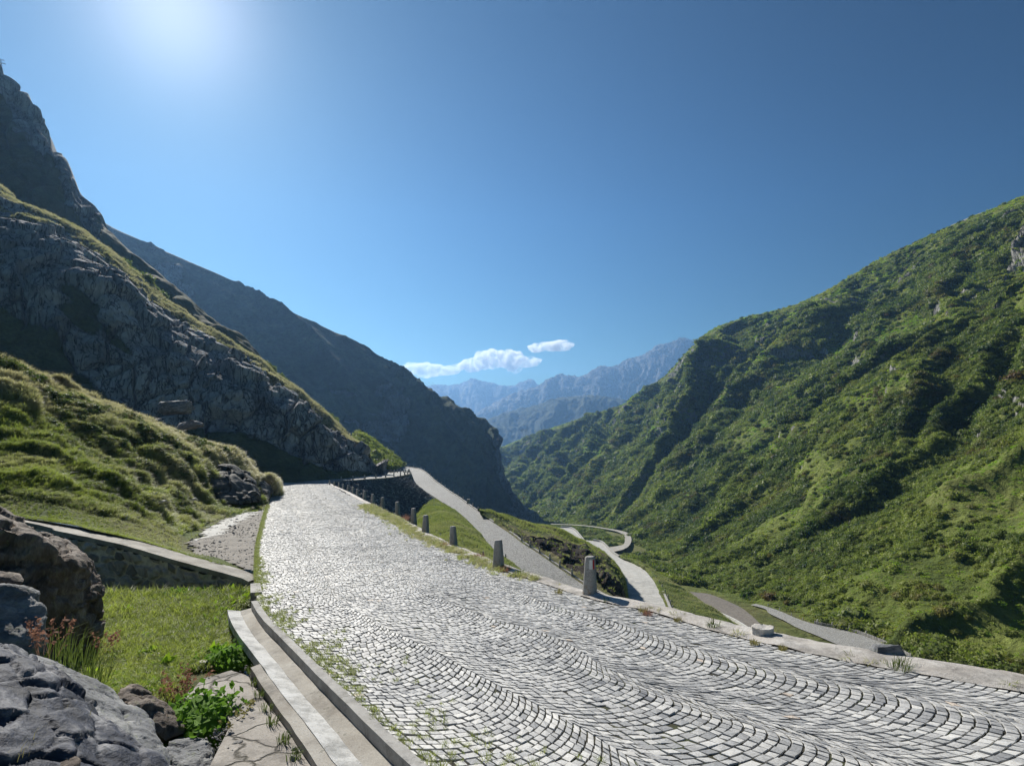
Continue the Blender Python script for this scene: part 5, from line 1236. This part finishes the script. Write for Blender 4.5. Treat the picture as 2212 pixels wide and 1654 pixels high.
o = rock('boulder', RW([(1944, 1316, 150), (1953, 1309, 151), (1971, 1306, 152), (1973, 1330, 150), (1966, 1340, 148), (1950, 1339, 147), (1944, 1330, 148), (1960, 1320, 156)]), m_greyrock, 355, .5, .25, .4, 0, .2)
tag(o, 'upright square boulder standing among the shrubs on the right slope', 'boulder')
for k, (x, y, Y, s_) in enumerate([(676, 792, 0, 0)]): pass
for k, (x, y, Y, s_, lb) in enumerate([(372, 878, 92, 2.6, 'rounded boulder lying in the shade at the foot of the cliff, left one'), (400, 872, 96, 1.6, 'small boulder just right of the rounded one under the cliff'), (412, 912, 84, 1.7, 'flat boulder in the shade just above the ridge of the meadow')]):
    c = P(x, y+6, Y); r_ = np.random.default_rng(360+k)
    o = rock('boulder', [c+s_*np.array([r_.uniform(-1.2, 1.2), r_.uniform(-.7, .7), r_.uniform(-.6, .6)]) for _ in range(14)], m_greyrock, 361+k, .25, .15, .7, 1, .1); tag(o, lb, 'boulder')

# ============================================================ PLANTS
ml_shrub = leaf_mat('shrub_leaves', (.065, .105, .028), (.34, .385, .11), .45, (.17, .085, .04))
ml_grass = leaf_mat('grass_blades', (.11, .15, .035), (.38, .42, .13), .5, (.54, .48, .37), .4)
ml_broad = leaf_mat('broad_leaves', (.10, .22, .015), (.32, .50, .05), .5, (.40, .34, .10), .4)
ml_red = leaf_mat('sorrel_seeds', (.30, .10, .06), (.42, .20, .12), .3, (.45, .32, .20), .2)
pr_sh = [proto('shrub_form', *leaf_cloud(300, 400+k, .8, .5, .105), ml_shrub) for k in range(5)]
pr_gr = [proto('tuft_form', *tuft(22, 1.0, .30, 420+k, .022, .8, (.35, -.15)), ml_grass) for k in range(4)]
pr_lf = [proto('herb_form', *leaf_cloud(46, 430+k, .6, .5, .22, False), ml_broad) for k in range(3)]
def vis(g, m=60):
    c = (g[:-1, :-1]+g[1:, 1:])/2; x = c[..., 0]/np.maximum(c[..., 1], .1)*FP+CXP; y = -c[..., 2]/np.maximum(c[..., 1], .1)*FP+HYP
    return ((c[..., 1] > 2) & (x > -m) & (x < 2212+m) & (y < 1654+m)).astype(float)
def euler(n, r, tilt=.25): return np.stack([r.normal(size=n)*tilt, r.normal(size=n)*tilt, r.uniform(0, 6.28, n)], -1)
# shrubs on the right mountain
r_ = np.random.default_rng(11); N1 = 120000
cv_ = d_right.v[:-1, :-1]; den = sm(1.1, 2.6, cv_)*.9+.03
c = HG[:-1, :-1]; dist = np.linalg.norm(c, axis=-1)
pm = fbm(c/38, 4, 501)+.35*fbm(c/11, 3, 502)
den = den*sm(-.06, .18, pm+.12*sm(2.0, 3.2, cv_))+.03
off_road = sm(.5, 3.5, near_poly(HG[:-1, :-1, :2], A5[::4], B5[::4], None)); nn_ = d_right.n[:-1, :-1]; den = den*off_road*(1-.7*sm(.3, .7, d_right.rock[:-1, :-1]))*vis(HG)*(1/np.clip(dist/420, .45, 3))**.9
pos, vi, ui = on_grid(HG, N1, 12, den)
dd = np.linalg.norm(pos, axis=1); vv_ = d_right.v[vi, ui]
s_ = r_.lognormal(0, .35, N1)*(.92+.5*sm(1.2, 3, vv_))*np.clip(dd/330, .62, 2.0)
tint = np.clip(.35+.55*fbm(pos/30, 4, 503)+r_.normal(size=N1)*.22+.25*(1-sm(140, 320, dd)), 0, 1); dry = np.clip((fbm(pos/16, 3, 504)-.12)*1.4*r_.uniform(size=N1)+.5*(r_.uniform(size=N1) < .03), 0, .7)
pos = pos+np.array([0, 0, -.15])*s_[:, None]
o = scatter('shrubs', pos, np.stack([s_, s_, s_*r_.uniform(.7, 1.25, N1)], -1), euler(N1, r_, .2), r_.integers(0, 5, N1), tint, dry, pr_sh); tag(o, 'dense cover of green alder shrubs over the right mountainside', 'shrubs', kind='stuff')
# low herbs and small bushes in the gaps
N1b = 60000; pos, vi, ui = on_grid(HG, N1b, 13, vis(HG)*off_road*(1/np.clip(dist/380, .4, 3))**1.1*(1-.8*sm(.3, .7, d_right.rock[:-1, :-1]))*sm(.95, 1.3, cv_))
dd = np.linalg.norm(pos, axis=1); s_ = r_.lognormal(0, .3, N1b)*.62*np.clip(dd/330, .55, 2.2)
o = scatter('herbs', pos, np.stack([s_*1.3, s_*1.3, s_*.8], -1), euler(N1b, r_, .2), r_.integers(0, 3, N1b), np.clip(.7+.5*fbm(pos/18, 3, 506)+r_.normal(size=N1b)*.2, 0, 1), np.clip(.35+.7*fbm(pos/25, 3, 507)+r_.normal(size=N1b)*.15, 0, .9), pr_lf); tag(o, 'low herbs and tall grass between the shrubs of the right mountainside', 'herbs', kind='stuff')
# valley floor, shoulder and cliff crest shrubs
def shrubs(name, g, n, seed, w, smin, smax, label, tb=.4, zoff_=-.1):
    r = np.random.default_rng(seed); pos, vi, ui = on_grid(g, n, seed, w); s = r.uniform(smin, smax, n)*r.lognormal(0, .25, n)
    t = np.clip(tb+.5*fbm(pos/12, 3, seed)+r.normal(size=n)*.2, 0, 1)
    o = scatter(name, pos+np.array([0, 0, zoff_]), s, euler(n, r, .2), r.integers(0, 5, n), t, np.clip(r.normal(size=n)*.15, 0, .5), pr_sh); tag(o, label, 'shrubs', kind='stuff'); return o
c = VG[:-1, :-1]; px_ = c[..., 0]/c[..., 1]*FP+CXP; py_ = -c[..., 2]/c[..., 1]*FP+HYP
clear = near_poly(c[..., :2], AP[::3], BP[::3], 2.5)
for E1, E2 in ((AA, BA), (AB, BB), (A3, B3_), (A5, B5), (A4, B4)): clear &= near_poly(c[..., :2], E1[::3], E2[::3], 2.0)
clear &= ~((py_ > 1262) & (px_ < 1760))
shrubs('shrubs', VG, 6000, 31, clear*sm(-.25, .15, fbm(c/14, 3, 33))*vis(VG)*(px_ > 1170), .9, 2.0, 'patch of green shrubs on the valley floor between the road bends and the path')
shrubs('shrubs', SH, 700, 35, None, .7, 1.9, 'light green shrubs on the sunlit shoulder behind the cliff nose', .8)
cw = np.zeros(CG[:-1, :-1].shape[:2]); nu_ = cw.shape[1]; cw[50:86] = 1; cw *= (np.linspace(0, 1, nu_)[None] > .22)*(np.linspace(0, 1, nu_)[None] < .80)*sm(-.1, .2, fbm(CG[:-1, :-1]/9, 3, 37))
shrubs('shrubs', CG, 900, 38, cw, .5, 1.25, 'row of green shrubs along the crest of the near cliff', .55)

# tan grass on the lit crest of the near cliff
r_ = np.random.default_rng(27); Nc = 14000
wc = vis(CG)*sm(.3, .7, d_cliff.top[:-1, :-1])*(d_cliff.v[:-1, :-1] > .8)*(d_cliff.v[:-1, :-1] < 2.6)
pos, vi, ui = on_grid(CG, Nc, 28, wc); s_ = r_.uniform(.35, .8, Nc)
o = scatter('grass', pos, s_, euler(Nc, r_, .2), r_.integers(0, 4, Nc), np.clip(.2+.5*fbm(pos/6, 3, 29), 0, 1), np.clip(.85+.6*fbm(pos/5, 3, 30)+r_.normal(size=Nc)*.15, 0, .95), pr_gr); tag(o, 'pale grass along the sunlit crest of the near cliff', 'grass', kind='stuff')
# meadow grass on the left slope
r_ = np.random.default_rng(21); N2 = 70000
c = EG[:-1, :-1]; dm = np.linalg.norm(c, axis=-1); vE, uE = d_meadow.v[:-1, :-1], d_meadow.u[:-1, :-1]
w_ = vis(EG)*(1/np.clip(dm/25, .6, 3))**1.3*(vE < 4.2)*(1-((uE > 4.7) & (vE < 1.15))*.93)
pos, vi, ui = on_grid(EG, N2, 22, w_); tn_ = d_meadow.tan[vi, ui]
keep_ = ~lay_mask(pos); pos, vi, ui, tn_ = pos[keep_], vi[keep_], ui[keep_], tn_[keep_]; N2 = len(pos)
s_ = r_.uniform(.08, .22, N2)*(1+.1*sm(.3, .55, tn_))*(1+.5*(fbm(pos/1.6, 3, 24) > .25))*np.clip(np.linalg.norm(pos, axis=1)/30, .75, 1.6)*(1-.5*(d_meadow.v[vi, ui] < 1.1))
patch = fbm(pos/2.2, 3, 23)
o = scatter('grass', pos, np.stack([s_*1.25, s_*1.25, s_], -1), np.stack([r_.normal(size=N2)*.15, r_.normal(size=N2)*.15, r_.normal(size=N2)*.5], -1), r_.integers(0, 4, N2), np.clip(.5+patch*.8+r_.normal(size=N2)*.15, 0, 1), np.clip(tn_*1.4+r_.normal(size=N2)*.15, 0, .95), pr_gr); tag(o, 'long wind-blown grass over the left hillside behind the mortared wall', 'grass', kind='stuff')
wsh = vis(EG)*(vE > 1.3)*(vE < 3.0)*sm(.12, .35, fbm(c/4.5, 4, 25)+.1*np.abs(fbm(c/1.5, 3, 26)))*(uE < 8.2)*(1/np.clip(dm/25, .7, 3))
r = np.random.default_rng(29); ps, vi, ui = on_grid(EG, 1500, 29, wsh); s = r.uniform(.12, .34, 1500)
o = scatter('shrubs', ps, np.stack([s*1.3, s*1.3, s], -1), euler(1500, r, .2), r.integers(0, 5, 1500), np.clip(.15+r.normal(size=1500)*.15, 0, 1), np.clip(r.normal(size=1500)*.2, 0, .6), pr_sh); tag(o, 'dark low bushes scattered over the left hillside', 'shrubs', kind='stuff')
# pit grass and herbs
chp = (c2[:, :2]); xe = lambda Y: np.interp(Y, ed3[:, 1], ed3[:, 0])
def pit_mask(p):
    x, y = p[..., 0], p[..., 1]; sx = x/np.maximum(y, .1)*FP+CXP; sy = -p[..., 2]/np.maximum(y, .1)*FP+HYP
    slab = (sy > 1452) & (sx > 400) | (sy > 1520) & (sx > 350)
    return (x < xe(y)-.05) & (y > 5) & (y < 15.2) & ~slab & (sx > 60)
c = PITG[:-1, :-1]; w_ = pit_mask(c)*1.0
def pit(name, n, seed, protos, smin, smax, label, cat, pn=None, tb=.5):
    r = np.random.default_rng(seed); ww = w_*(1 if pn is None else sm(pn[0], pn[1], fbm(c/pn[2], 3, seed)))
    pos, vi, ui = on_grid(PITG, n, seed, ww); s = r.uniform(smin, smax, n)
    o = scatter(name, pos, s, euler(n, r, .25), r.integers(0, len(protos), n), np.clip(tb+.35+.6*fbm(pos/.9, 3, seed)+r.normal(size=n)*.2, 0, 1), np.clip(r.normal(size=n)*.2-.1, 0, .8), protos); tag(o, label, cat, kind='stuff'); return o
pit('grass', 5200, 41, pr_gr, .12, .48, 'short sunlit grass filling the pit below the mortared wall', 'grass')
pit('herbs', 9000, 42, pr_lf, .08, .22, 'low leafy herbs growing through the pit grass', 'herbs', (-.25, .15, 1.1), .6)
r = np.random.default_rng(47); ps, vi, ui = on_grid(PITG, 70, 47, w_*sm(.0, .3, fbm(c/1.2, 3, 48))); s = r.uniform(.16, .34, 70)
o = scatter('herbs', ps, s, euler(70, r, .3), r.integers(0, 3, 70), r.uniform(.5, 1, 70), r.uniform(0, .25, 70), [proto('wide_leaf_form', *leaf_cloud(34, 470+k, .7, .4, .5, False, 1.3), ml_broad) for k in range(3)]); tag(o, 'bigger leafy weeds standing out of the pit grass', 'herbs', kind='stuff')
# weeds along the road edges and in the joints
r = np.random.default_rng(51); N3 = 11000
ss = r.uniform(0, 1, N3)**.8*60; left = r.uniform(size=N3) < .5
yy = np.interp(ss, sacc, MID[:, 1])
wl = np.interp(yy, [0, 6, 12, 20], [.11, .14, .08, .02]); wr = np.interp(yy, [0, 12, 14, 25, 60], [.012, .02, .07, .09, .10])
tq = np.where(left, np.abs(r.normal(size=N3))*wl*.55, 1-np.abs(r.normal(size=N3))*wr*.6+.03)
pos = road_pt(ss, np.clip(tq, -.01, 1.05)); k = fbm(pos/.7, 3, 52)+.25*(~left & (yy > 13))+.55*(left & (tq < .02)) > -.02; k &= ~((~left) & (yy < 12.6) & (r.uniform(size=N3) < .93))
pos, left, yy = pos[k], left[k], yy[k]; n_ = len(pos); pos[:, 2] -= .005
s_ = r.uniform(.035, .085, n_)*(1+.9*(~left))*(1+.6*sm(20, 50, yy)); dr = np.where(left, r.uniform(0, .35, n_), np.clip(r.uniform(.1, 1.0, n_)+.2*fbm(pos/2, 3, 53), 0, .95))
o = scatter('weeds', pos, np.stack([s_*1.5, s_*1.5, s_], -1), euler(n_, r, .3), r.integers(0, 4, n_), r.uniform(.2, .9, n_), dr, pr_gr); tag(o, 'weeds and dry grass along both edges of the cobbled road', 'weeds', kind='stuff')
m_peb = concrete_mat('pebble_stone', (.16, .15, .14), (.42, .40, .37), 30, .003)
def pebble(seed):
    bm = bmesh.new(); bmesh.ops.create_icosphere(bm, subdivisions=2, radius=1.0); r = np.random.default_rng(seed)
    for v_ in bm.verts: d = np.array(v_.co); v_.co = Vector(d*(1+.35*float(fbm(d*1.3+seed, 3, seed)))*np.array([1.2, .9, .6]))
    vs = [tuple(v_.co) for v_ in bm.verts]; fs = [tuple(q.index for q in f_.verts) for f_ in bm.faces]; bm.free(); return proto('pebble_form', vs, fs, m_peb)
pebs = [pebble(800+k) for k in range(3)]
r = np.random.default_rng(81); Pl = np.array([G(*p) for p in lay]); bb0, bb1 = Pl.min(0), Pl.max(0); q = np.stack([r.uniform(bb0[0], bb1[0], 9000), r.uniform(bb0[1], bb1[1], 9000), np.zeros(9000)], -1); q = q[lay_mask(q)]; q[:, 2] = zr(q[:, 1])-.022
qs = np.array([G(x, y, .26)+np.array([r.normal()*.07, r.normal()*.07, 0]) for x, y in [(545+t*95+r.normal()*5, 1440+t*200+r.normal()*5) for t in r.uniform(0, 1, 500)]]+[G(500+r.normal()*26, 1600+r.normal()*22, .26) for _ in range(300)])
q = np.concatenate([q, qs]); n_ = len(q); s = r.lognormal(-4.0, .5, n_); s[-800:] *= .55
o = scatter('pebbles', q, s, euler(n_, r, .5), r.integers(0, 3, n_), r.uniform(size=n_), np.zeros(n_), pebs); tag(o, 'loose pebbles on the gravel lay-by and around the cracked slab', 'pebbles', kind='stuff')
# bank grass
def bank_grass(g, n, seed, label, smin=.25, smax=.5, tb=.6, dr=.15, w=None):
    r = np.random.default_rng(seed); pos, vi, ui = on_grid(g, n, seed, vis(g) if w is None else vis(g)*w); s = r.uniform(smin, smax, n)
    o = scatter('grass', pos, s, euler(n, r, .2), r.integers(0, 4, n), np.clip(tb+.5*fbm(pos/4, 3, seed)+r.normal(size=n)*.15, 0, 1), np.clip(dr+.5*fbm(pos/5, 3, seed+1)+r.normal(size=n)*.1, 0, .9), pr_gr); tag(o, label, 'grass', kind='stuff')
bank_grass(BK, 15000, 61, 'bright grass on the bank between the near road and the road below')
mw = 1-.9*sm(2.3, 2.7, np.repeat(np.linspace(0, 5, MG.shape[0])[:, None], MG.shape[1], 1))[:-1, :-1]
bank_grass(MG, 14000, 63, 'grass on the spur above the dark rock face', w=mw)
bank_grass(NG, 12000, 65, 'yellowish grass on the bank falling away from the third road', tb=.4, dr=.35)

# single tufts and plants
def plant(name, v, f, mat, loc, label, cat, group=None, s=1.0):
    me = bpy.data.meshes.new(name); me.from_pydata([tuple(q) for q in v], [], f); me.materials.append(mat); o = bpy.data.objects.new(name, me); COL.objects.link(o)
    o.location = tuple(loc); o.scale = (s, s, s); tag(o, label, cat, group); return o
def plain_leaf(name, c, trans=.4):
    m, n, l, b = new_mat(name); f = noise(n, l, 12, 3, objvec(n, l)); cc = mixc(n, l, f, tuple(x*.7 for x in c), tuple(min(1, x*1.35) for x in c)); l.new(cc, b.inputs['Base Color'])
    t = n.new('ShaderNodeBsdfTranslucent'); l.new(cc, t.inputs[0]); mx = n.new('ShaderNodeMixShader'); mx.inputs[0].default_value = trans
    l.new(b.outputs[0], mx.inputs[1]); l.new(t.outputs[0], mx.inputs[2]); l.new(mx.outputs[0], n['Material Output'].inputs[0]); return m
mp_g, mp_y, mp_r, mp_b = plain_leaf('tuft_green', (.10, .14, .03)), plain_leaf('tuft_yellow', (.26, .24, .09)), plain_leaf('tuft_red', (.30, .16, .11)), plain_leaf('leaf_green', (.15, .29, .035))
tf = [(1943, 1446, .24, mp_g, 'dark green grass tuft in the cobbles at the parapet, near the right edge'), (1120, 1241, .22, mp_g, 'green and yellow tuft at the road edge between the two nearest bollards'), (1207, 1281, .15, mp_y, 'small yellow tuft just left of the nearest bollard'), (1310, 1300, .12, mp_g, 'small green tuft just right of the nearest bollard'),
      (1398, 1328, .15, mp_r, 'red tuft growing at the parapet right of the nearest bollard'), (1388, 1322, .14, mp_y, 'yellow tuft beside the red one at the parapet'), (1464, 1342, .12, mp_y, 'small pale tuft in the parapet joint'), (1630, 1392, .12, mp_y, 'dry tuft in the cobbles left of the flat topped stone'), (1690, 1403, .10, mp_y, 'dry tuft in the cobbles below the flat topped stone'),
      (1540, 1356, .2, mp_g, 'thin green weed standing at the outer rim of the parapet'), (1090, 1234, .24, mp_r, 'reddish grass tuft at the foot of the second bollard'), (1035, 1206, .28, mp_r, 'reddish grass left of the second bollard'), (960, 1180, .28, mp_r, 'reddish grass tuft beside the third bollard'), (877, 1122, .45, mp_r, 'reddish grass blowing between the fifth and sixth bollards')]
for k, (x, y, h_, m_, lb) in enumerate(tf):
    v, f = tuft(70, h_, h_*.55, 600+k, .0045 if h_ < .3 else .008, .8, (.25, -.1)); plant('grass_tuft', v, f, m_, G(x, y)-np.array([0, 0, .01]), lb, 'grass tuft')
for k, (x, y, d_, rr_, hh_, nl_, lb) in enumerate([(432, 1585, .45, .55, .42, 700, 'big bushy clump of green leaves beside the rock pile'), (395, 1300, .5, .75, .30, 800, 'spreading leafy plant at the foot of the mortared wall'), (527, 1290, .35, .22, .20, 160, 'small leafy plant at the top of the channel'), (500, 1430, .45, .45, .25, 420, 'leafy green clump on the channel rim above the cracked slab')]):
    v, f = leaf_cloud(nl_, 640+k, hh_/rr_, .5, .085, True); plant('leafy_plant', [np.array(q)*rr_ for q in v], f, mp_b, G(x, y, d_), lb, 'plant')
def stalks(n, h, seed, spread):
    r = np.random.default_rng(seed); v, f = [], []
    for i in range(n):
        a, q = r.uniform(0, 6.28), spread*math.sqrt(r.uniform()); p = np.array([q*math.cos(a), q*math.sin(a), 0.]); d = np.array([r.normal()*.3+.15, r.normal()*.3, 1.]); hh = h*r.uniform(.6, 1.1); tip = p+d*hh
        k = len(v); v += [p, p+[.004, 0, 0], tip]; f.append((k, k+1, k+2))
        for j in range(26):
            t = r.uniform(.45, 1); c_ = p+d*hh*t+r.normal(size=3)*.018*(1.3-t)*2; u = r.normal(size=3)*.011; w = r.normal(size=3)*.011; k = len(v); v += [c_+u, c_+w, c_-u, c_-w]; f.append((k, k+1, k+2, k+3))
    return v, f
for k, (x, y, Y, h_, sp_, n_, lb) in enumerate([(95, 1420, 6.3, .42, .14, 16, 'reddish dock plant growing between the slab and the grey boulder'), (236, 1405, 9.6, .40, .20, 14, 'reddish dock stalks at the right foot of the biggest boulder'), (392, 1520, 8.0, .45, .35, 34, 'pinkish dock stalks rising above the leafy clump'), (500, 1590, 6.9, .40, .22, 20, 'thin dry dock stalks leaning over the cracked slab')]):
    v, f = stalks(int(n_*.6), h_, 660+k, sp_); plant('dock_plant', v, f, mp_r if k != 3 else mp_y, P(x, y, Y), lb, 'plant')
for k, (x, y, Y, h_, lb) in enumerate([(165, 1440, 7.2, .50, 'long dark grass tuft in the hollow between slab and biggest boulder'), (120, 1425, 7.6, .55, 'long grass tuft under the face of the biggest boulder'), (200, 1470, 6.6, .35, 'grass tuft behind the long grey ridge of rock'), (30, 1650, 3.7, .22, 'thin grass growing on the bottom left rock'), (150, 1600, 4.3, .28, 'thin seed grass rising from the glossy slab'), (60, 1625, 4.0, .25, 'wispy grass stems over the bottom left rocks')]):
    v, f = tuft(60 if k < 3 else 16, h_, h_*.5 if k < 3 else .12, 680+k, .006 if k < 3 else .0022, .7, (.3, 0)); plant('grass_tuft', v, f, mp_g if k < 3 else mp_y, P(x, y, Y), lb, 'grass tuft')
for k, (x, y, d_) in enumerate([(542, 1450, .22), (552, 1474, .22), (562, 1500, .22), (575, 1530, .22), (588, 1560, .22), (612, 1600, .22), (634, 1634, .22)]):
    v, f = tuft(34, .11, .07, 700+k, .004, .9); plant('weed_tuft', v, f, mp_g, G(x, y, d_), ORD[k]+' weed tuft from the top in the joint between cracked slab and channel', 'weed', 'weed tufts in the slab joint')

# ============================================================ PYLONS, POWER LINE, ROAD GALLERY
m_steel, n_, l_, b_ = new_mat('grey_steel'); b_.inputs['Base Color'].default_value = (.16, .17, .18, 1); b_.inputs['Metallic'].default_value = .5; b_.inputs['Roughness'].default_value = .6
def pylon(p, h, label, r=.14, arms=2):
    root = empty('pylon', tuple(p)); tag(root, label, 'pylon', 'electricity pylons on the skyline')
    v, f = [], []; wb, wt_ = h*.13, h*.03; lv = 6
    def cor(t, i): w = wb*(1-t)+wt_*t; return Vector(((-1, 1, 1, -1)[i]*w, (-1, -1, 1, 1)[i]*w, h*t-1.0*(t == 0)))
    for i in range(4): tube(v, f, [cor(0, i), cor(1, i)], r, 4)
    for k in range(lv):
        a, b = k/lv, (k+1)/lv
        for i in range(4): tube(v, f, [cor(a, i), cor(b, (i+1) % 4)], r*.6, 3); tube(v, f, [cor(b, i), cor(b, (i+1) % 4)], r*.6, 3)
    mesh_obj('tower', v, f, m_steel, root)
    for q in range(arms):
        v, f = [], []; z = h*(.93-.16*q); L = h*(.24+.06*q)
        tube(v, f, [(-L, 0, z), (L, 0, z)], r, 4); tube(v, f, [(-L, 0, z), (0, 0, z+h*.06), (L, 0, z)], r*.7, 3)
        for sx in (-1, 1): tube(v, f, [(sx*L*.95, 0, z), (sx*L*.95, 0, z-h*.06)], r*.8, 3)
        mesh_obj('crossarm', v, f, m_steel, root)
    return root
pylon(P(1128, 947, 1470), 27, 'left one of two lattice pylons in the notch of the valley', .22)
pylon(P(1137.5, 945, 1480), 25, 'right one of two lattice pylons in the notch of the valley', .22)
pylon(P(-1, 172, 262), 9.5, 'lattice pylon on the top left rocky peak', .09)
v, f = [], []
for dx in (-5, 0, 5):
    a, b = P(1128, 926, 1470)+np.array([dx, 0, 0]), P(925, 838, 760)+np.array([dx, 0, 8])
    pts = [a*(1-t)+b*t-np.array([0, 0, 26*4*t*(1-t)]) for t in np.linspace(0, 1, 30)]; tube(v, f, pts, .11, 3)
o = mesh_obj('power_line', v, f, m_steel); tag(o, 'thin power cables hanging across the valley to the two pylons', 'cables')
a_, b_ = P(2058, 491, 618), P(2118, 466, 590)
v, f = [], []
for t in np.linspace(0, 1, 2): 
    c = a_*(1-t)+b_*t; v += [c+np.array([0, -2, -4]), c+np.array([0, -2, 2.6]), c+np.array([0, 3, 3.2]), c+np.array([0, 3, -4])]
f = [(0, 4, 5, 1), (1, 5, 6, 2), (2, 6, 7, 3), (0, 1, 2, 3), (7, 6, 5, 4)]
o = mesh_obj('road_gallery', v, f, m_kerb); tag(o, 'pale concrete road gallery on the skyline of the right mountain', 'gallery')

# ============================================================ CLOUDS (beyond the haze)
def cloud(specs, label, seed, D=15000):
    r = np.random.default_rng(seed); vs, fs = [], []
    bm = bmesh.new()
    for (x, y, rx, ry) in specs:
        c = P(x, y, D); s = D/FP
        m = bmesh.ops.create_icosphere(bm, subdivisions=4, radius=1.0)
        for v_ in m['verts']:
            d = np.array(v_.co); k = 1+.45*float(fbm(d*1.6+x*.37, 5, seed)); v_.co = Vector(c+d*k*np.array([rx*s*1.1, rx*s*.8, ry*s*1.5]))
    me = bpy.data.meshes.new('cloud'); bm.to_mesh(me); bm.free()
    m = bpy.data.materials.new('cloud_vapour'); m.use_nodes = True; n, l = m.node_tree.nodes, m.node_tree.links; n.remove(n['Principled BSDF'])
    pv = n.new('ShaderNodeVolumePrincipled'); pv.inputs['Color'].default_value = (1, 1, 1, 1); pv.inputs['Anisotropy'].default_value = .5
    t = n.new('ShaderNodeTexCoord'); nz = n.new('ShaderNodeTexNoise'); nz.inputs['Scale'].default_value = .0032; nz.inputs['Detail'].default_value = 5; nz.inputs['Roughness'].default_value = .65; l.new(t.outputs['Object'], nz.inputs[0])
    l.new(mth(n, l, 'MULTIPLY', ramp(n, l, nz.outputs['Fac'], [(.36, (0,)*3), (.66, (1,)*3)]), .016), pv.inputs['Density'])
    l.new(pv.outputs[0], n['Material Output'].inputs['Volume']); me.materials.append(m)
    o = bpy.data.objects.new('cloud', me); COL.objects.link(o); tag(o, label, 'cloud', 'small white clouds above the distant peaks')
cloud([(890, 796, 22, 9), (915, 800, 24, 10), (945, 801, 26, 9), (972, 800, 20, 7), (990, 794, 18, 6)], 'left ragged white cloud touching the shaded mountain skyline', 71)
cloud([(1020, 790, 26, 9), (1048, 780, 26, 15), (1078, 776, 28, 15), (1107, 778, 24, 17), (1135, 781, 26, 9), (1155, 780, 14, 5)], 'middle and largest white cloud above the distant peaks', 72)
cloud([(1160, 751, 20, 6), (1185, 748, 24, 7), (1210, 747, 24, 8), (1226, 745, 14, 5)], 'small flat cloud highest and farthest right', 73)

# ============================================================ HAZE
bpy.context.view_layer.update()
lo, hi = np.full(3, 1e9), np.full(3, -1e9)
for o in SC.objects:
    if o.type == 'MESH' and not o.name.startswith('cloud'):
        bb = np.array([o.matrix_world @ Vector(q) for q in o.bound_box]); lo = np.minimum(lo, bb.min(0)); hi = np.maximum(hi, bb.max(0))
lo -= np.array([300, 40, 1]); hi += np.array([300, 300, 5])
v = [(x, y, z) for z in (lo[2], hi[2]) for x, y in ((lo[0], lo[1]), (hi[0], lo[1]), (hi[0], hi[1]), (lo[0], hi[1]))]
f = [(3, 2, 1, 0), (4, 5, 6, 7), (0, 1, 5, 4), (1, 2, 6, 5), (2, 3, 7, 6), (3, 0, 4, 7)]
m = bpy.data.materials.new('haze_air'); m.use_nodes = True; n, l = m.node_tree.nodes, m.node_tree.links; n.remove(n['Principled BSDF'])
pv = n.new('ShaderNodeVolumePrincipled'); pv.inputs['Color'].default_value = (.27, .52, .92, 1); pv.inputs['Density'].default_value = HAZE; pv.inputs['Anisotropy'].default_value = .45
l.new(pv.outputs[0], n['Material Output'].inputs['Volume'])
o = mesh_obj('haze', v, f, m); tag(o, kind='stuff'); o['label'] = 'thin blue haze filling the valley air'; o['category'] = 'haze'
